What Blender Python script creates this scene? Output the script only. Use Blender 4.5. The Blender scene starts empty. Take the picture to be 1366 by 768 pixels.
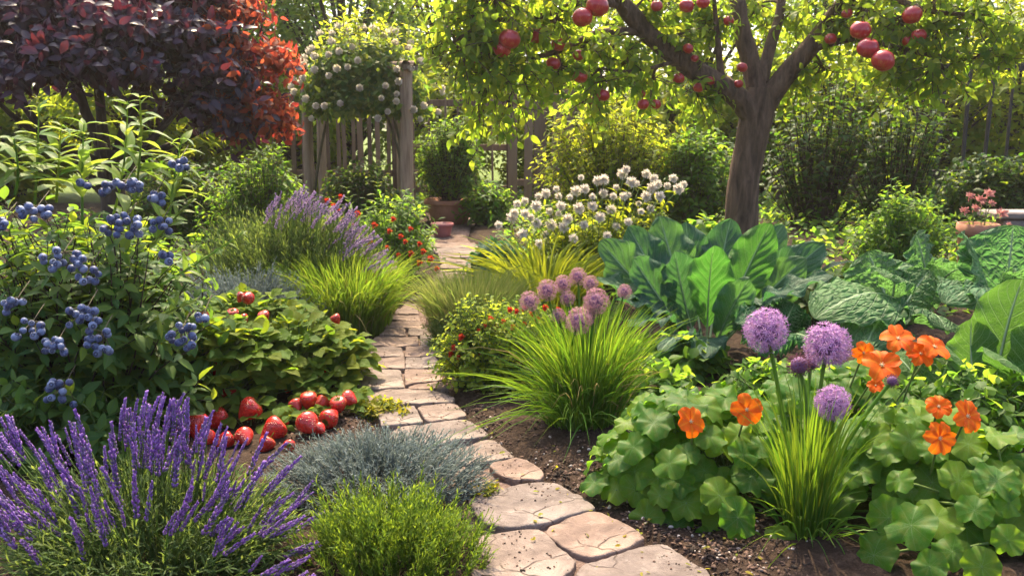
import bpy, math, random
import numpy as np
from mathutils import Vector, Matrix

# ------------------------------------------------------------------ camera, world, sun, exposure
SC = bpy.context.scene
COL = SC.collection
F, CAM_H, TH = 1150.0, 1.3, math.radians(10.8)
SUN_EL, SUN_AZ = math.radians(56), math.radians(-5)      # azimuth measured from +Y towards +X
EXPOSURE = 1.85
HAZE = .0012
cd = bpy.data.cameras.new("camera"); cam = bpy.data.objects.new("camera", cd); COL.objects.link(cam)
cam.location = (0, 0, CAM_H); cam.rotation_euler = (math.pi / 2 - TH, 0, 0)
cd.sensor_width = 36; cd.lens = 36 * F / 1366; cd.clip_end = 500
cd.dof.use_dof = True; cd.dof.focus_distance = 3.5; cd.dof.aperture_fstop = 5.6
SC.camera = cam
w = bpy.data.worlds.new("World"); SC.world = w; w.use_nodes = True
wn = w.node_tree.nodes; bg = wn["Background"]
sky = wn.new("ShaderNodeTexSky"); sky.sky_type = 'NISHITA'; sky.sun_disc = False
sky.sun_elevation = SUN_EL; sky.sun_rotation = SUN_AZ; sky.dust_density = 5; sky.ozone_density = .2; sky.air_density = .8
w.node_tree.links.new(sky.outputs[0], bg.inputs[0]); bg.inputs[1].default_value = 0.15
sl = bpy.data.lights.new("sun", 'SUN'); sl.energy = 3.3; sl.angle = math.radians(0.6); sl.color = (1, .82, .52)
sun = bpy.data.objects.new("sun", sl); COL.objects.link(sun)
sd = Vector((math.sin(SUN_AZ) * math.cos(SUN_EL), math.cos(SUN_AZ) * math.cos(SUN_EL), math.sin(SUN_EL)))
sun.rotation_euler = (-sd).to_track_quat('-Z', 'Y').to_euler(); sun.location = sd * 20
vs = SC.view_settings
vs.view_transform = 'Standard'; vs.look = 'None'; vs.exposure = EXPOSURE; vs.gamma = 1; vs.use_curve_mapping = False
cy = SC.cycles
cy.max_bounces = 7; cy.diffuse_bounces = 4; cy.transmission_bounces = 4; cy.glossy_bounces = 2
cy.sample_clamp_indirect = 6

# ------------------------------------------------------------------ maths helpers
rng = np.random.default_rng(11)
U = lambda a, b, n=None: rng.uniform(a, b, n)
def nrm(a): return a / np.maximum(np.linalg.norm(a, axis=-1, keepdims=True), 1e-9)
def sst(a, b, x):
    t = np.clip((x - a) / (b - a), 0, 1); return t * t * (3 - 2 * t)
def H(y): return 0.24 * sst(4.6, 9.0, np.asarray(y, float))
CT, ST = math.cos(TH), math.sin(TH)
def ray(px, py):
    dx, dy = (px - 683) / F, (384 - py) / F
    return np.array([dx, CT + dy * ST, -ST + dy * CT])
def at(px, py, Y):
    d = ray(px, py); t = Y / d[1]
    return np.array([d[0] * t, Y, CAM_H + d[2] * t])
def gnd(px, py, dz=0.0):
    d = ray(px, py); Y = 1.5
    while Y < 40:
        z = CAM_H + d[2] * Y / d[1]
        if z <= H(Y) + dz: break
        Y += 0.01
    return at(px, py, Y)
def vnoise(P, seed=0):
    P = np.asarray(P, float); i = np.floor(P).astype(np.int64); f = P - i; f = f * f * (3 - 2 * f)
    def h(a):
        n = (a[..., 0] * 374761393 + a[..., 1] * 668265263 + a[..., 2] * 2147483647 + seed * 1274126177) & 0xffffffff
        n = ((n ^ (n >> 13)) * 1274126177) & 0xffffffff
        return ((n ^ (n >> 16)) & 0xffff) / 65535.0
    o = 0
    for dx in (0, 1):
        for dy in (0, 1):
            for dz in (0, 1):
                wgt = (f[..., 0] if dx else 1 - f[..., 0]) * (f[..., 1] if dy else 1 - f[..., 1]) * (f[..., 2] if dz else 1 - f[..., 2])
                o = o + wgt * h(i + np.array([dx, dy, dz]))
    return o
def fbm(P, oct=4, seed=0):
    s, a, o = 1.0, 0.5, 0
    for k in range(oct): o = o + a * (vnoise(np.asarray(P) * s, seed + k) - .5); s *= 2.03; a *= .5
    return o

# ------------------------------------------------------------------ mesh helpers
class MB:
    def __init__(s): s.V, s.L, s.T, s.UV, s.MI, s.n = [], [], [], [], [], 0
    def add(s, V, Fa, uv=None, mi=0):
        V = np.asarray(V, np.float32).reshape(-1, 3)
        s.V.append(V); s.UV.append(np.zeros((len(V), 2), np.float32) if uv is None else np.asarray(uv, np.float32).reshape(-1, 2))
        groups = Fa if isinstance(Fa, list) else [Fa]
        for f in groups:
            f = np.asarray(f, np.int64)
            if f.size == 0: continue
            s.L.append((f + s.n).ravel()); s.T.append(np.full(len(f), f.shape[1])); s.MI.append(np.full(len(f), mi))
        s.n += len(V); return s
    def mesh(s, name, mats, smooth=True):
        me = bpy.data.meshes.new(name)
        V = np.concatenate(s.V); L = np.concatenate(s.L).astype(np.int32); T = np.concatenate(s.T).astype(np.int32)
        UV = np.concatenate(s.UV)
        me.vertices.add(len(V)); me.vertices.foreach_set("co", V.ravel())
        me.loops.add(len(L)); me.loops.foreach_set("vertex_index", L)
        me.polygons.add(len(T)); st = np.concatenate([[0], np.cumsum(T)[:-1]]).astype(np.int32)
        me.polygons.foreach_set("loop_start", st); me.polygons.foreach_set("loop_total", T)
        me.polygons.foreach_set("material_index", np.concatenate(s.MI).astype(np.int32))
        me.polygons.foreach_set("use_smooth", np.full(len(T), smooth))
        ul = me.uv_layers.new(name="UVMap"); ul.data.foreach_set("uv", UV[L].ravel())
        for m in (mats if isinstance(mats, (list, tuple)) else [mats]): me.materials.append(m)
        me.update(calc_edges=True); me.validate(); return me
    def build(s, name, mats, parent=None, smooth=True):
        return link(name, s.mesh(name, mats, smooth), parent)
def link(name, me, parent=None, loc=None, M=None):
    o = bpy.data.objects.new(name, me); COL.objects.link(o)
    if parent is not None:
        o.parent = parent; o.matrix_parent_inverse = Matrix.Translation(-root_world(parent))
    if loc is not None: o.location = loc
    if M is not None: o.matrix_basis = M
    return o
def root_world(o):
    p = Vector((0, 0, 0)); 
    while o is not None: p = o.matrix_parent_inverse @ (o.location + p) if o.parent is not None else o.location + p; o = o.parent
    return p
def tag(o, label, cat, group=None, kind=None):
    if kind: o["kind"] = kind
    if label: o["label"] = label
    if cat: o["category"] = cat
    if group: o["group"] = group
    return o
def thing(name, label, cat, loc, group=None):
    o = bpy.data.objects.new(name, None); COL.objects.link(o); o.location = Vector([float(v) for v in loc])
    o.empty_display_size = .1
    return tag(o, label, cat, group)
def part(name, me, parent, loc, R=None, scale=1.0):
    """a part placed in world space under an (unrotated) thing"""
    M = Matrix.Identity(3) if R is None else Matrix([[float(c) for c in r] for r in R])
    o = bpy.data.objects.new(name, me); COL.objects.link(o); o.parent = parent
    o.matrix_parent_inverse = Matrix.Identity(4)
    l = Vector([float(v) for v in loc])
    o.matrix_basis = Matrix.Translation(l - parent.location) @ (M * scale).to_4x4()
    return o
def sub(name, me, par, loc=(0, 0, 0)):
    o = bpy.data.objects.new(name, me); COL.objects.link(o); o.parent = par; o.location = loc; return o
def bez(b, c, t, K):
    s = np.linspace(0, 1, K)[None, :, None]; b, c, t = [np.atleast_2d(x)[:, None, :] for x in (b, c, t)]
    return (1 - s) ** 2 * b + 2 * s * (1 - s) * c + s * s * t
def tangents(P): return nrm(np.gradient(P, axis=1))
def tubes(mb, P, R, S=4, mi=0):
    N, K, _ = P.shape; R = np.broadcast_to(R, (N, K)); T = tangents(P)
    ref = np.array([.31, .9, .17]); sx = nrm(np.cross(T, ref)); sy = np.cross(sx, T)
    a = np.arange(S) * 2 * math.pi / S
    V = P[:, :, None] + R[:, :, None, None] * (sx[:, :, None] * np.cos(a)[None, None, :, None] + sy[:, :, None] * np.sin(a)[None, None, :, None])
    idx = np.arange(N * K * S).reshape(N, K, S); nx = np.roll(idx, -1, 2)
    Fq = np.stack([idx[:, :-1], nx[:, :-1], nx[:, 1:], idx[:, 1:]], -1).reshape(-1, 4)
    uv = np.zeros((N, K, S, 2)); uv[..., 0] = a[None, None] / 6.283; uv[..., 1] = np.linspace(0, 1, K)[None, :, None]
    mb.add(V, Fq, uv, mi)
def tube1(mb, pts, rad, S=8, K=None, mi=0):
    pts = np.array(pts, float); rad = np.array(rad, float) * np.ones(len(pts)); n = len(pts)
    if K:   # Catmull-Rom resample
        pp = np.vstack([2 * pts[0] - pts[1], pts, 2 * pts[-1] - pts[-2]]); out, ro = [], []
        for u in np.linspace(0, n - 1 - 1e-6, K):
            i = int(u); f = u - i; p0, p1, p2, p3 = pp[i:i + 4]
            out.append(.5 * (2 * p1 + (p2 - p0) * f + (2 * p0 - 5 * p1 + 4 * p2 - p3) * f * f + (3 * p1 - p0 - 3 * p2 + p3) * f ** 3))
            ro.append(rad[i] * (1 - f) + rad[i + 1] * f)
        pts, rad = np.array(out), np.array(ro)
    tubes(mb, pts[None], rad[None], S, mi); return pts, rad
def ribbons(mb, P, W, hint, mi=0, fold=0.0):
    N, K, _ = P.shape; T = tangents(P); W = np.broadcast_to(W, (N, K))
    sx = nrm(np.cross(T, np.asarray(hint)[:, None, :] if np.ndim(hint) == 2 else np.asarray(hint)))
    n = np.cross(sx, T)
    V = np.stack([P - sx * W[..., None], P - n * (W * fold)[..., None], P + sx * W[..., None]], 2)
    idx = np.arange(N * K * 3).reshape(N, K, 3)
    Fq = np.concatenate([np.stack([idx[:, :-1, j], idx[:, :-1, j + 1], idx[:, 1:, j + 1], idx[:, 1:, j]], -1).reshape(-1, 4) for j in (0, 1)])
    uv = np.zeros((N, K, 3, 2)); uv[..., 0] = np.array([0, .5, 1]); uv[..., 1] = np.linspace(0, 1, K)[None, :, None]
    mb.add(V, Fq, uv, mi)
def inst(mb, T, M, P, mi=0):
    V, Fa, uv = T; N = len(P)
    if N == 0: return
    VV = np.einsum('nij,kj->nki', M, V) + np.asarray(P)[:, None]
    groups = []
    for f in (Fa if isinstance(Fa, list) else [Fa]):
        f = np.asarray(f); groups.append((f[None] + (np.arange(N) * len(V))[:, None, None]).reshape(-1, f.shape[1]))
    mb.add(VV, groups, np.tile(uv, (N, 1)), mi)
def frames(d, up, sc=1.0):
    y = nrm(np.asarray(d, float)); up = np.broadcast_to(up, y.shape)
    x = np.cross(y, up); bad = np.linalg.norm(x, axis=-1) < 1e-3; x[bad] = np.cross(y[bad], [1, .2, .1]); x = nrm(x); z = np.cross(x, y)
    M = np.stack([x, y, z], -1); return M * np.broadcast_to(np.asarray(sc, float), (len(y),))[:, None, None]
def leafT(segs=4, w=.4, fold=.25, droop=.25, peak=.42, petiole=0.0, wav=0.0):
    s = np.linspace(0, 1, segs + 1); 
    e = math.log(.5) / math.log(peak); hw = np.sin(math.pi * s ** e) ** .85 * w / 2
    hw[0] = .012; hw[-1] = 0.004
    y = petiole + s * (1 - petiole); V, uv = [], []
    for i in range(segs + 1):
        z = -droop * y[i] ** 2; wz = wav * (1 if i % 2 else -1) * hw[i]
        V += [(-hw[i], y[i], z + fold * hw[i] + wz), (0, y[i], z), (hw[i], y[i], z + fold * hw[i] - wz)]
        uv += [(0, s[i]), (.5, s[i]), (1, s[i])]
    Fq = []
    for i in range(segs):
        a = i * 3; Fq += [(a, a + 1, a + 4, a + 3), (a + 1, a + 2, a + 5, a + 4)]
    return np.array(V), np.array(Fq), np.array(uv)
def sphereT(r=1, nu=10, nv=7):
    V, uv = [(0, 0, r)], [(0, 1)]
    for j in range(1, nv):
        t = math.pi * j / nv
        for i in range(nu):
            a = 2 * math.pi * i / nu; V.append((r * math.sin(t) * math.cos(a), r * math.sin(t) * math.sin(a), r * math.cos(t))); uv.append((i / nu, 1 - j / nv))
    V.append((0, 0, -r)); uv.append((0, 0)); q, tr = [], []
    for i in range(nu):
        k = (i + 1) % nu; tr.append((0, 1 + i, 1 + k)); b = 1 + (nv - 2) * nu; tr.append((b + k, b + i, len(V) - 1))
        for j in range(nv - 2): a = 1 + j * nu; q.append((a + i, a + nu + i, a + nu + k, a + k))
    return np.array(V, float), [np.array(q), np.array(tr)], np.array(uv, float)
def lathe(mb, prof, n=24, c=(0, 0, 0), mi=0, wob=None):
    prof = np.array(prof, float); K = len(prof); a = np.arange(n) * 2 * math.pi / n
    V = np.zeros((K, n, 3)); V[..., 0] = prof[:, 0, None] * np.cos(a); V[..., 1] = prof[:, 0, None] * np.sin(a); V[..., 2] = prof[:, 1, None]
    if wob is not None: V = wob(V)
    idx = np.arange(K * n).reshape(K, n); nx = np.roll(idx, -1, 1)
    uv = np.zeros((K, n, 2)); uv[..., 0] = a / 6.283; uv[..., 1] = np.linspace(0, 1, K)[:, None]
    mb.add(V + np.array(c), np.stack([idx[:-1], nx[:-1], nx[1:], idx[1:]], -1).reshape(-1, 4), uv, mi)
def box(mb, lo, hi, mi=0, jit=0.0, cham=.004):
    lo, hi = np.array(lo, float), np.array(hi, float); c, h = (lo + hi) / 2, (hi - lo) / 2; ch = min(cham, h.min() * .45)
    bm_V = []; 
    for ax in range(3):
        for sg in (-1, 1):
            for a, b in ((-1, -1), (1, -1), (1, 1), (-1, 1)):
                p = np.zeros(3); p[ax] = sg * h[ax]; o = [i for i in range(3) if i != ax]
                p[o[0]] = a * (h[o[0]] - ch); p[o[1]] = b * (h[o[1]] - ch); bm_V.append(c + p)
    # convex hull through bmesh keeps the chamfers simple
    import bmesh
    bm = bmesh.new(); [bm.verts.new(v) for v in bm_V]; bmesh.ops.convex_hull(bm, input=bm.verts[:]); bm.verts.index_update()
    V = np.array([v.co[:] for v in bm.verts]); tri = np.array([[v.index for v in f.verts] for f in bm.faces if len(f.verts) == 3]).reshape(-1, 3)
    quad = np.array([[v.index for v in f.verts] for f in bm.faces if len(f.verts) == 4]).reshape(-1, 4); bm.free()
    mb.add(V, [tri, quad], None, mi)

# ------------------------------------------------------------------ materials
def newmat(name):
    m = bpy.data.materials.new(name); m.use_nodes = True; nt = m.node_tree; nt.nodes.clear(); return m, nt
class G:
    def __init__(s, nt): s.nt = nt
    def n(s, t, **k):
        nd = s.nt.nodes.new("ShaderNode" + t)
        for a, v in k.items(): setattr(nd, a, v)
        return nd
    def put(s, sock, v):
        if hasattr(v, "links"): s.nt.links.new(v, sock)
        elif v is not None: sock.default_value = v
    def math(s, op, a, b=None, c=None):
        nd = s.n("Math", operation=op); s.put(nd.inputs[0], a); s.put(nd.inputs[1], b); s.put(nd.inputs[2], c); return nd.outputs[0]
    def ramp(s, fac, stops):
        nd = s.n("ValToRGB"); cr = nd.color_ramp
        while len(cr.elements) < len(stops): cr.elements.new(.5)
        for e, (p, c) in zip(cr.elements, stops): e.position = p; e.color = (*c, 1) if len(c) == 3 else c
        s.put(nd.inputs[0], fac); return nd.outputs[0]
    def mix(s, fac, a, b, blend='MIX'):
        nd = s.n("Mix", data_type='RGBA', blend_type=blend); s.put(nd.inputs[0], fac)
        for sock, v in ((nd.inputs[6], a), (nd.inputs[7], b)): s.put(sock, (*v, 1) if isinstance(v, tuple) and len(v) == 3 else v)
        return nd.outputs[2]
    def noise(s, vec, scale, detail=4, rough=.55, dist=0):
        nd = s.n("TexNoise"); s.put(nd.inputs["Vector"], vec); nd.inputs["Scale"].default_value = scale; nd.inputs["Detail"].default_value = detail
        nd.inputs["Roughness"].default_value = rough; nd.inputs["Distortion"].default_value = dist; return nd.outputs["Fac"]
    def mapr(s, v, a, b, c=0, d=1):
        nd = s.n("MapRange"); s.put(nd.inputs[0], v)
        for i, x in enumerate((a, b, c, d)): nd.inputs[i + 1].default_value = x
        return nd.outputs[0]
    def bump(s, h, strength, dist=.01, normal=None):
        nd = s.n("Bump"); nd.inputs["Strength"].default_value = strength; nd.inputs["Distance"].default_value = dist; s.put(nd.inputs["Height"], h)
        if normal is not None: s.put(nd.inputs["Normal"], normal)
        return nd.outputs[0]
    def pbsdf(s, col, rough, normal=None, spec=.5, **k):
        nd = s.n("BsdfPrincipled"); s.put(nd.inputs["Base Color"], (*col, 1) if isinstance(col, tuple) and len(col) == 3 else col); s.put(nd.inputs["Roughness"], rough)
        nd.inputs["Specular IOR Level"].default_value = spec
        if normal is not None: s.put(nd.inputs["Normal"], normal)
        for kk, v in k.items(): s.put(nd.inputs[kk.replace("_", " ")], v)
        return nd.outputs[0]
    def out(s, sh): s.nt.links.new(sh, s.n("OutputMaterial").inputs[0])
def leaf_mat(name, cols, tcols, trans=.42, rough=.42, vein=None, vcol=None, spec=.16, tipdry=0.0, patch=.35):
    m, nt = newmat(name); g = G(nt)
    rnd = g.math('FRACT', g.math('ADD', g.n("NewGeometry").outputs["Random Per Island"], g.n("ObjectInfo").outputs["Random"]))
    N = len(cols); st = lambda cs: [(i / max(1, len(cs) - 1), c) for i, c in enumerate(cs)]
    tc = g.n("TexCoord"); base = g.ramp(rnd, st(cols)); tr = g.ramp(rnd, st(tcols))
    pn = g.mapr(g.noise(tc.outputs["Object"], 9, 3), .3, .7, 1 - patch, 1 + patch * .5)
    base = g.mix(1, base, pn, 'MULTIPLY'); nor = None
    uv = g.n("SeparateXYZ"); nt.links.new(tc.outputs["UV"], uv.inputs[0]); u, v = uv.outputs[0], uv.outputs[1]
    if vein in ("pinnate", "mid", "savoy"):
        au = g.math('ABSOLUTE', g.math('SUBTRACT', u, .5))
        mid = g.mapr(au, .03 if vein == "mid" else .012, .08 if vein == "mid" else .03, 1, 0)
        line = mid; 
        if vein == "pinnate":
            wv = g.math('FRACT', g.math('SUBTRACT', g.math('MULTIPLY', v, 9.0), g.math('MULTIPLY', au, 5.5)))
            sd_ = g.math('ABSOLUTE', g.math('SUBTRACT', wv, .5)); sl_ = g.mapr(sd_, .0, .085, .9, 0)
            fine = g.n("TexVoronoi", feature='DISTANCE_TO_EDGE'); g.put(fine.inputs["Vector"], tc.outputs["UV"]); fine.inputs["Scale"].default_value = 34
            fl = g.mapr(fine.outputs["Distance"], 0, .12, .4, 0)
            line = g.math('MAXIMUM', mid, g.math('MAXIMUM', sl_, fl))
            nor = g.bump(line, .55, .012)
        if vein == "savoy":
            dn = g.n("TexNoise"); dn.inputs["Scale"].default_value = 7; g.put(dn.inputs["Vector"], tc.outputs["UV"]); wv2 = g.mix(.10, tc.outputs["UV"], dn.outputs["Color"])
            wv = g.math('FRACT', g.math('SUBTRACT', g.math('MULTIPLY', v, 6.0), g.math('MULTIPLY', au, 6.5))); sl_ = g.mapr(g.math('ABSOLUTE', g.math('SUBTRACT', wv, .5)), .0, .07, 1, 0)
            vo = g.n("TexVoronoi", feature='DISTANCE_TO_EDGE'); g.put(vo.inputs["Vector"], wv2); vo.inputs["Scale"].default_value = 13
            cell = g.mapr(vo.outputs["Distance"], 0, .32, 0, 1); line = g.math('MAXIMUM', mid, g.math('MAXIMUM', sl_, g.mapr(vo.outputs["Distance"], 0, .09, .45, 0)))
            nor = g.bump(g.math('SUBTRACT', g.math('POWER', cell, .6), g.math('MULTIPLY', sl_, .5)), .8, .022)
    elif vein == "radial":
        cu, cv = g.math('SUBTRACT', u, .5), g.math('SUBTRACT', v, .5)
        ang = g.math('ARCTAN2', cv, cu); rad = g.math('SQRT', g.math('ADD', g.math('MULTIPLY', cu, cu), g.math('MULTIPLY', cv, cv)))
        wv = g.math('ABSOLUTE', g.math('SUBTRACT', g.math('FRACT', g.math('MULTIPLY', ang, 9 / 6.28318)), .5))
        l1 = g.mapr(g.math('MULTIPLY', wv, rad), .0, .010, 1, 0)
        fine = g.n("TexVoronoi", feature='DISTANCE_TO_EDGE'); g.put(fine.inputs["Vector"], tc.outputs["UV"]); fine.inputs["Scale"].default_value = 16
        fl = g.mapr(fine.outputs["Distance"], 0, .07, .35, 0); fade = g.mapr(rad, .05, .5, 1, .35)
        line = g.math('MULTIPLY', g.math('MAXIMUM', l1, fl), fade); nor = g.bump(line, -.35, .01)
    else: line = None
    if line is not None and vcol:
        base = g.mix(g.math('MULTIPLY', line, .6), base, vcol); tr = g.mix(g.math('MULTIPLY', line, .35), tr, tuple(min(1, c * 1.6) for c in vcol))
    if tipdry:
        e = g.math('MULTIPLY', g.mapr(g.noise(tc.outputs["UV"], 5, 2), .45, .75), tipdry)
        base = g.mix(e, base, (.30, .26, .04)); tr = g.mix(e, tr, (.45, .38, .04))
    bs = g.pbsdf(base, rough + .12, nor, spec)
    tl = g.n("BsdfTranslucent"); g.put(tl.inputs[0], tr)
    if nor is not None: g.put(tl.inputs[1], nor)
    mx = g.n("MixShader"); mx.inputs[0].default_value = trans; nt.links.new(bs, mx.inputs[1]); nt.links.new(tl.outputs[0], mx.inputs[2])
    g.out(mx.outputs[0]); return m
def plain_mat(name, c1, c2, scale=6, rough=.7, bump=.3, bd=.01, stretch=(1, 1, 1), spec=.4, island=.0, detail=6, **kw):
    m, nt = newmat(name); g = G(nt); tc = g.n("TexCoord"); mp = g.n("Mapping"); mp.inputs["Scale"].default_value = stretch
    nt.links.new(tc.outputs["Object"], mp.inputs[0]); nz = g.noise(mp.outputs[0], scale, detail, .62, .3)
    f = nz
    if island: f = g.math('ADD', g.math('MULTIPLY', nz, 1 - island), g.math('MULTIPLY', g.math('FRACT', g.math('ADD', g.n("NewGeometry").outputs["Random Per Island"], g.n("ObjectInfo").outputs["Random"])), island))
    col = g.ramp(f, [(.28, c1), (.72, c2)])
    g.out(g.pbsdf(col, rough, g.bump(nz, bump, bd) if bump else None, spec, **kw)); return m

M_DRY = leaf_mat('dry_blade', [(.22, .16, .06), (.32, .25, .11)], [(.4, .3, .1), (.5, .4, .15)], .35, .6)
GREEN = dict(
 blueberry=leaf_mat("blueberry_leaf", [(.028, .080, .028), (.05, .115, .028), (.08, .15, .025)], [(.14, .30, .03), (.28, .44, .03), (.46, .54, .03)], .42, .40, "mid", (.10, .16, .05)),
 shoot=leaf_mat("young_and_lit_shoot_leaf", [(.06, .13, .03), (.10, .18, .03), (.15, .22, .03)], [(.22, .38, .04), (.36, .48, .05), (.45, .50, .05)], .45, .40, "mid", (.2, .28, .08)),
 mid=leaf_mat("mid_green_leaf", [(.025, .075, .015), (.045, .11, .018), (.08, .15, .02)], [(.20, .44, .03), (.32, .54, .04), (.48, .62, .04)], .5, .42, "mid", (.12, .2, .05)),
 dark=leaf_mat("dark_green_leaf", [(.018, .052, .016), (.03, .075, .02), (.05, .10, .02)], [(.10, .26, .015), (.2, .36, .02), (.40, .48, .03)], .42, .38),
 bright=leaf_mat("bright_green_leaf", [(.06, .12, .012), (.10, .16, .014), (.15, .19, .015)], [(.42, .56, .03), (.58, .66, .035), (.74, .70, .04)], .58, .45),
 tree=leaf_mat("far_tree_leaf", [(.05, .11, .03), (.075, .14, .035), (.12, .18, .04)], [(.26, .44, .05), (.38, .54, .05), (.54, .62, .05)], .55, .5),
 apple=leaf_mat("apple_leaf", [(.035, .08, .014), (.06, .12, .018), (.10, .15, .02)], [(.28, .48, .03), (.44, .60, .035), (.64, .68, .04)], .56, .42, "mid", (.14, .2, .05)),
 rose=leaf_mat("rose_leaf", [(.03, .075, .02), (.05, .11, .025), (.10, .15, .03)], [(.20, .38, .04), (.36, .48, .04), (.58, .6, .06)], .5, .42),
 straw=leaf_mat("strawberry_leaf", [(.05, .12, .012), (.08, .15, .015), (.15, .19, .015)], [(.22, .40, .02), (.36, .50, .02), (.52, .52, .02)], .44, .42, "pinnate", (.18, .25, .06)),
 collard=leaf_mat("collard_leaf", [(.022, .070, .046), (.032, .092, .056), (.048, .12, .052)], [(.06, .24, .05), (.10, .30, .05), (.16, .38, .05)], .30, .40, "pinnate", (.22, .32, .20)),
 collard_young=leaf_mat("young_collard_leaf", [(.042, .125, .026), (.05, .145, .03)], [(.09, .32, .03), (.12, .36, .035)], .36, .40, "pinnate", (.25, .38, .14)),
 savoy=leaf_mat("savoy_leaf", [(.045, .13, .065), (.06, .155, .07), (.085, .18, .065)], [(.12, .34, .08), (.18, .42, .08)], .38, .46, "savoy", (.28, .38, .22)),
 lettuce=leaf_mat("chard_leaf", [(.035, .105, .02), (.05, .125, .022)], [(.12, .32, .025), (.16, .36, .03)], .34, .42, "pinnate", (.3, .4, .2)),
 nast=leaf_mat("nasturtium_leaf", [(.026, .095, .012), (.045, .13, .012), (.095, .18, .012)], [(.16, .42, .02), (.28, .52, .02), (.46, .62, .02)], .48, .40, "radial", (.26, .36, .14), tipdry=.25),
 chive=leaf_mat("chive_blade", [(.035, .11, .018), (.055, .14, .02), (.09, .17, .02)], [(.16, .36, .02), (.26, .44, .02), (.36, .48, .03)], .40, .38),
 grass=leaf_mat("fine_grass_blade", [(.07, .14, .014), (.10, .17, .016), (.15, .20, .02)], [(.28, .42, .02), (.40, .48, .03), (.48, .5, .05)], .45, .45),
 straw_grass=leaf_mat("pale_grass_blade", [(.08, .14, .03), (.13, .18, .045), (.22, .23, .08)], [(.28, .40, .06), (.40, .46, .08), (.52, .5, .13)], .42, .55),
 soft=leaf_mat("soft_grass_blade", [(.05, .125, .014), (.08, .15, .018), (.12, .18, .03)], [(.24, .44, .03), (.34, .5, .03), (.44, .52, .05)], .45, .45),
 button=leaf_mat("golden_green_leaf", [(.10, .18, .02), (.15, .22, .025), (.20, .23, .03)], [(.45, .60, .04), (.6, .7, .05), (.72, .7, .06)], .5, .45),
 lily=leaf_mat("daylily_blade", [(.10, .16, .015), (.15, .20, .02)], [(.40, .48, .02), (.52, .54, .03)], .48, .42),
 lav=leaf_mat("lavender_leaf", [(.05, .10, .03), (.08, .135, .045), (.13, .175, .07)], [(.22, .34, .05), (.34, .42, .07)], .42, .6),
 grey=leaf_mat("silver_grey_leaf", [(.10, .135, .13), (.15, .19, .18), (.22, .26, .25)], [(.15, .2, .17), (.24, .28, .22)], .25, .65),
 rosemary=leaf_mat("green_needle", [(.06, .125, .02), (.09, .16, .022), (.14, .20, .03)], [(.24, .38, .02), (.36, .46, .03)], .40, .48),
 purple=leaf_mat("purple_leaf", [(.020, .013, .028), (.034, .020, .042), (.050, .026, .042)], [(.12, .012, .04), (.22, .03, .04), (.34, .05, .04)], .25, .24, "mid", (.06, .04, .06), spec=.34),
 redleaf=leaf_mat("backlit_young_red_leaf", [(.10, .022, .016), (.16, .035, .02), (.20, .06, .02)], [(.52, .06, .04), (.66, .10, .05), (.70, .18, .06)], .5, .4),
 edging=leaf_mat("golden_leaf", [(.12, .16, .015), (.18, .19, .02), (.24, .20, .02)], [(.45, .46, .02), (.6, .52, .03)], .45, .45),
)
M_BARK = plain_mat("bark", (.035, .021, .014), (.19, .118, .08), 9, .9, 1.0, .045, (2.4, 2.4, .5), .25)
M_BARKD = plain_mat("dark_bark", (.025, .018, .014), (.08, .055, .04), 12, .85, .6, .01, (2, 2, .5), .2)
M_STEM = plain_mat("green_stem", (.06, .11, .025), (.12, .17, .04), 8, .5, 0)
M_STEMB = plain_mat("brown_stem", (.06, .05, .025), (.13, .10, .05), 12, .7, 0)
M_WOOD = plain_mat("weathered_wood", (.075, .045, .03), (.23, .15, .10), 5, .8, .5, .008, (6, 6, .5), .2, .45)
M_POST = plain_mat("post_wood", (.16, .10, .07), (.42, .30, .21), 7, .8, .7, .012, (4, 4, .35), .2)
M_IRON = plain_mat("dark_iron", (.012, .010, .009), (.035, .026, .02), 20, .6, .2)
M_POT = plain_mat("terracotta", (.24, .09, .055), (.42, .19, .12), 7, .8, .2)
M_PINKPOT = plain_mat("pink_glaze", (.22, .06, .08), (.32, .10, .11), 5, .4, .05)
M_GREYSTONE = plain_mat("grey_stone", (.14, .11, .10), (.30, .25, .23), 6, .9, .6, .02)

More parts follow.
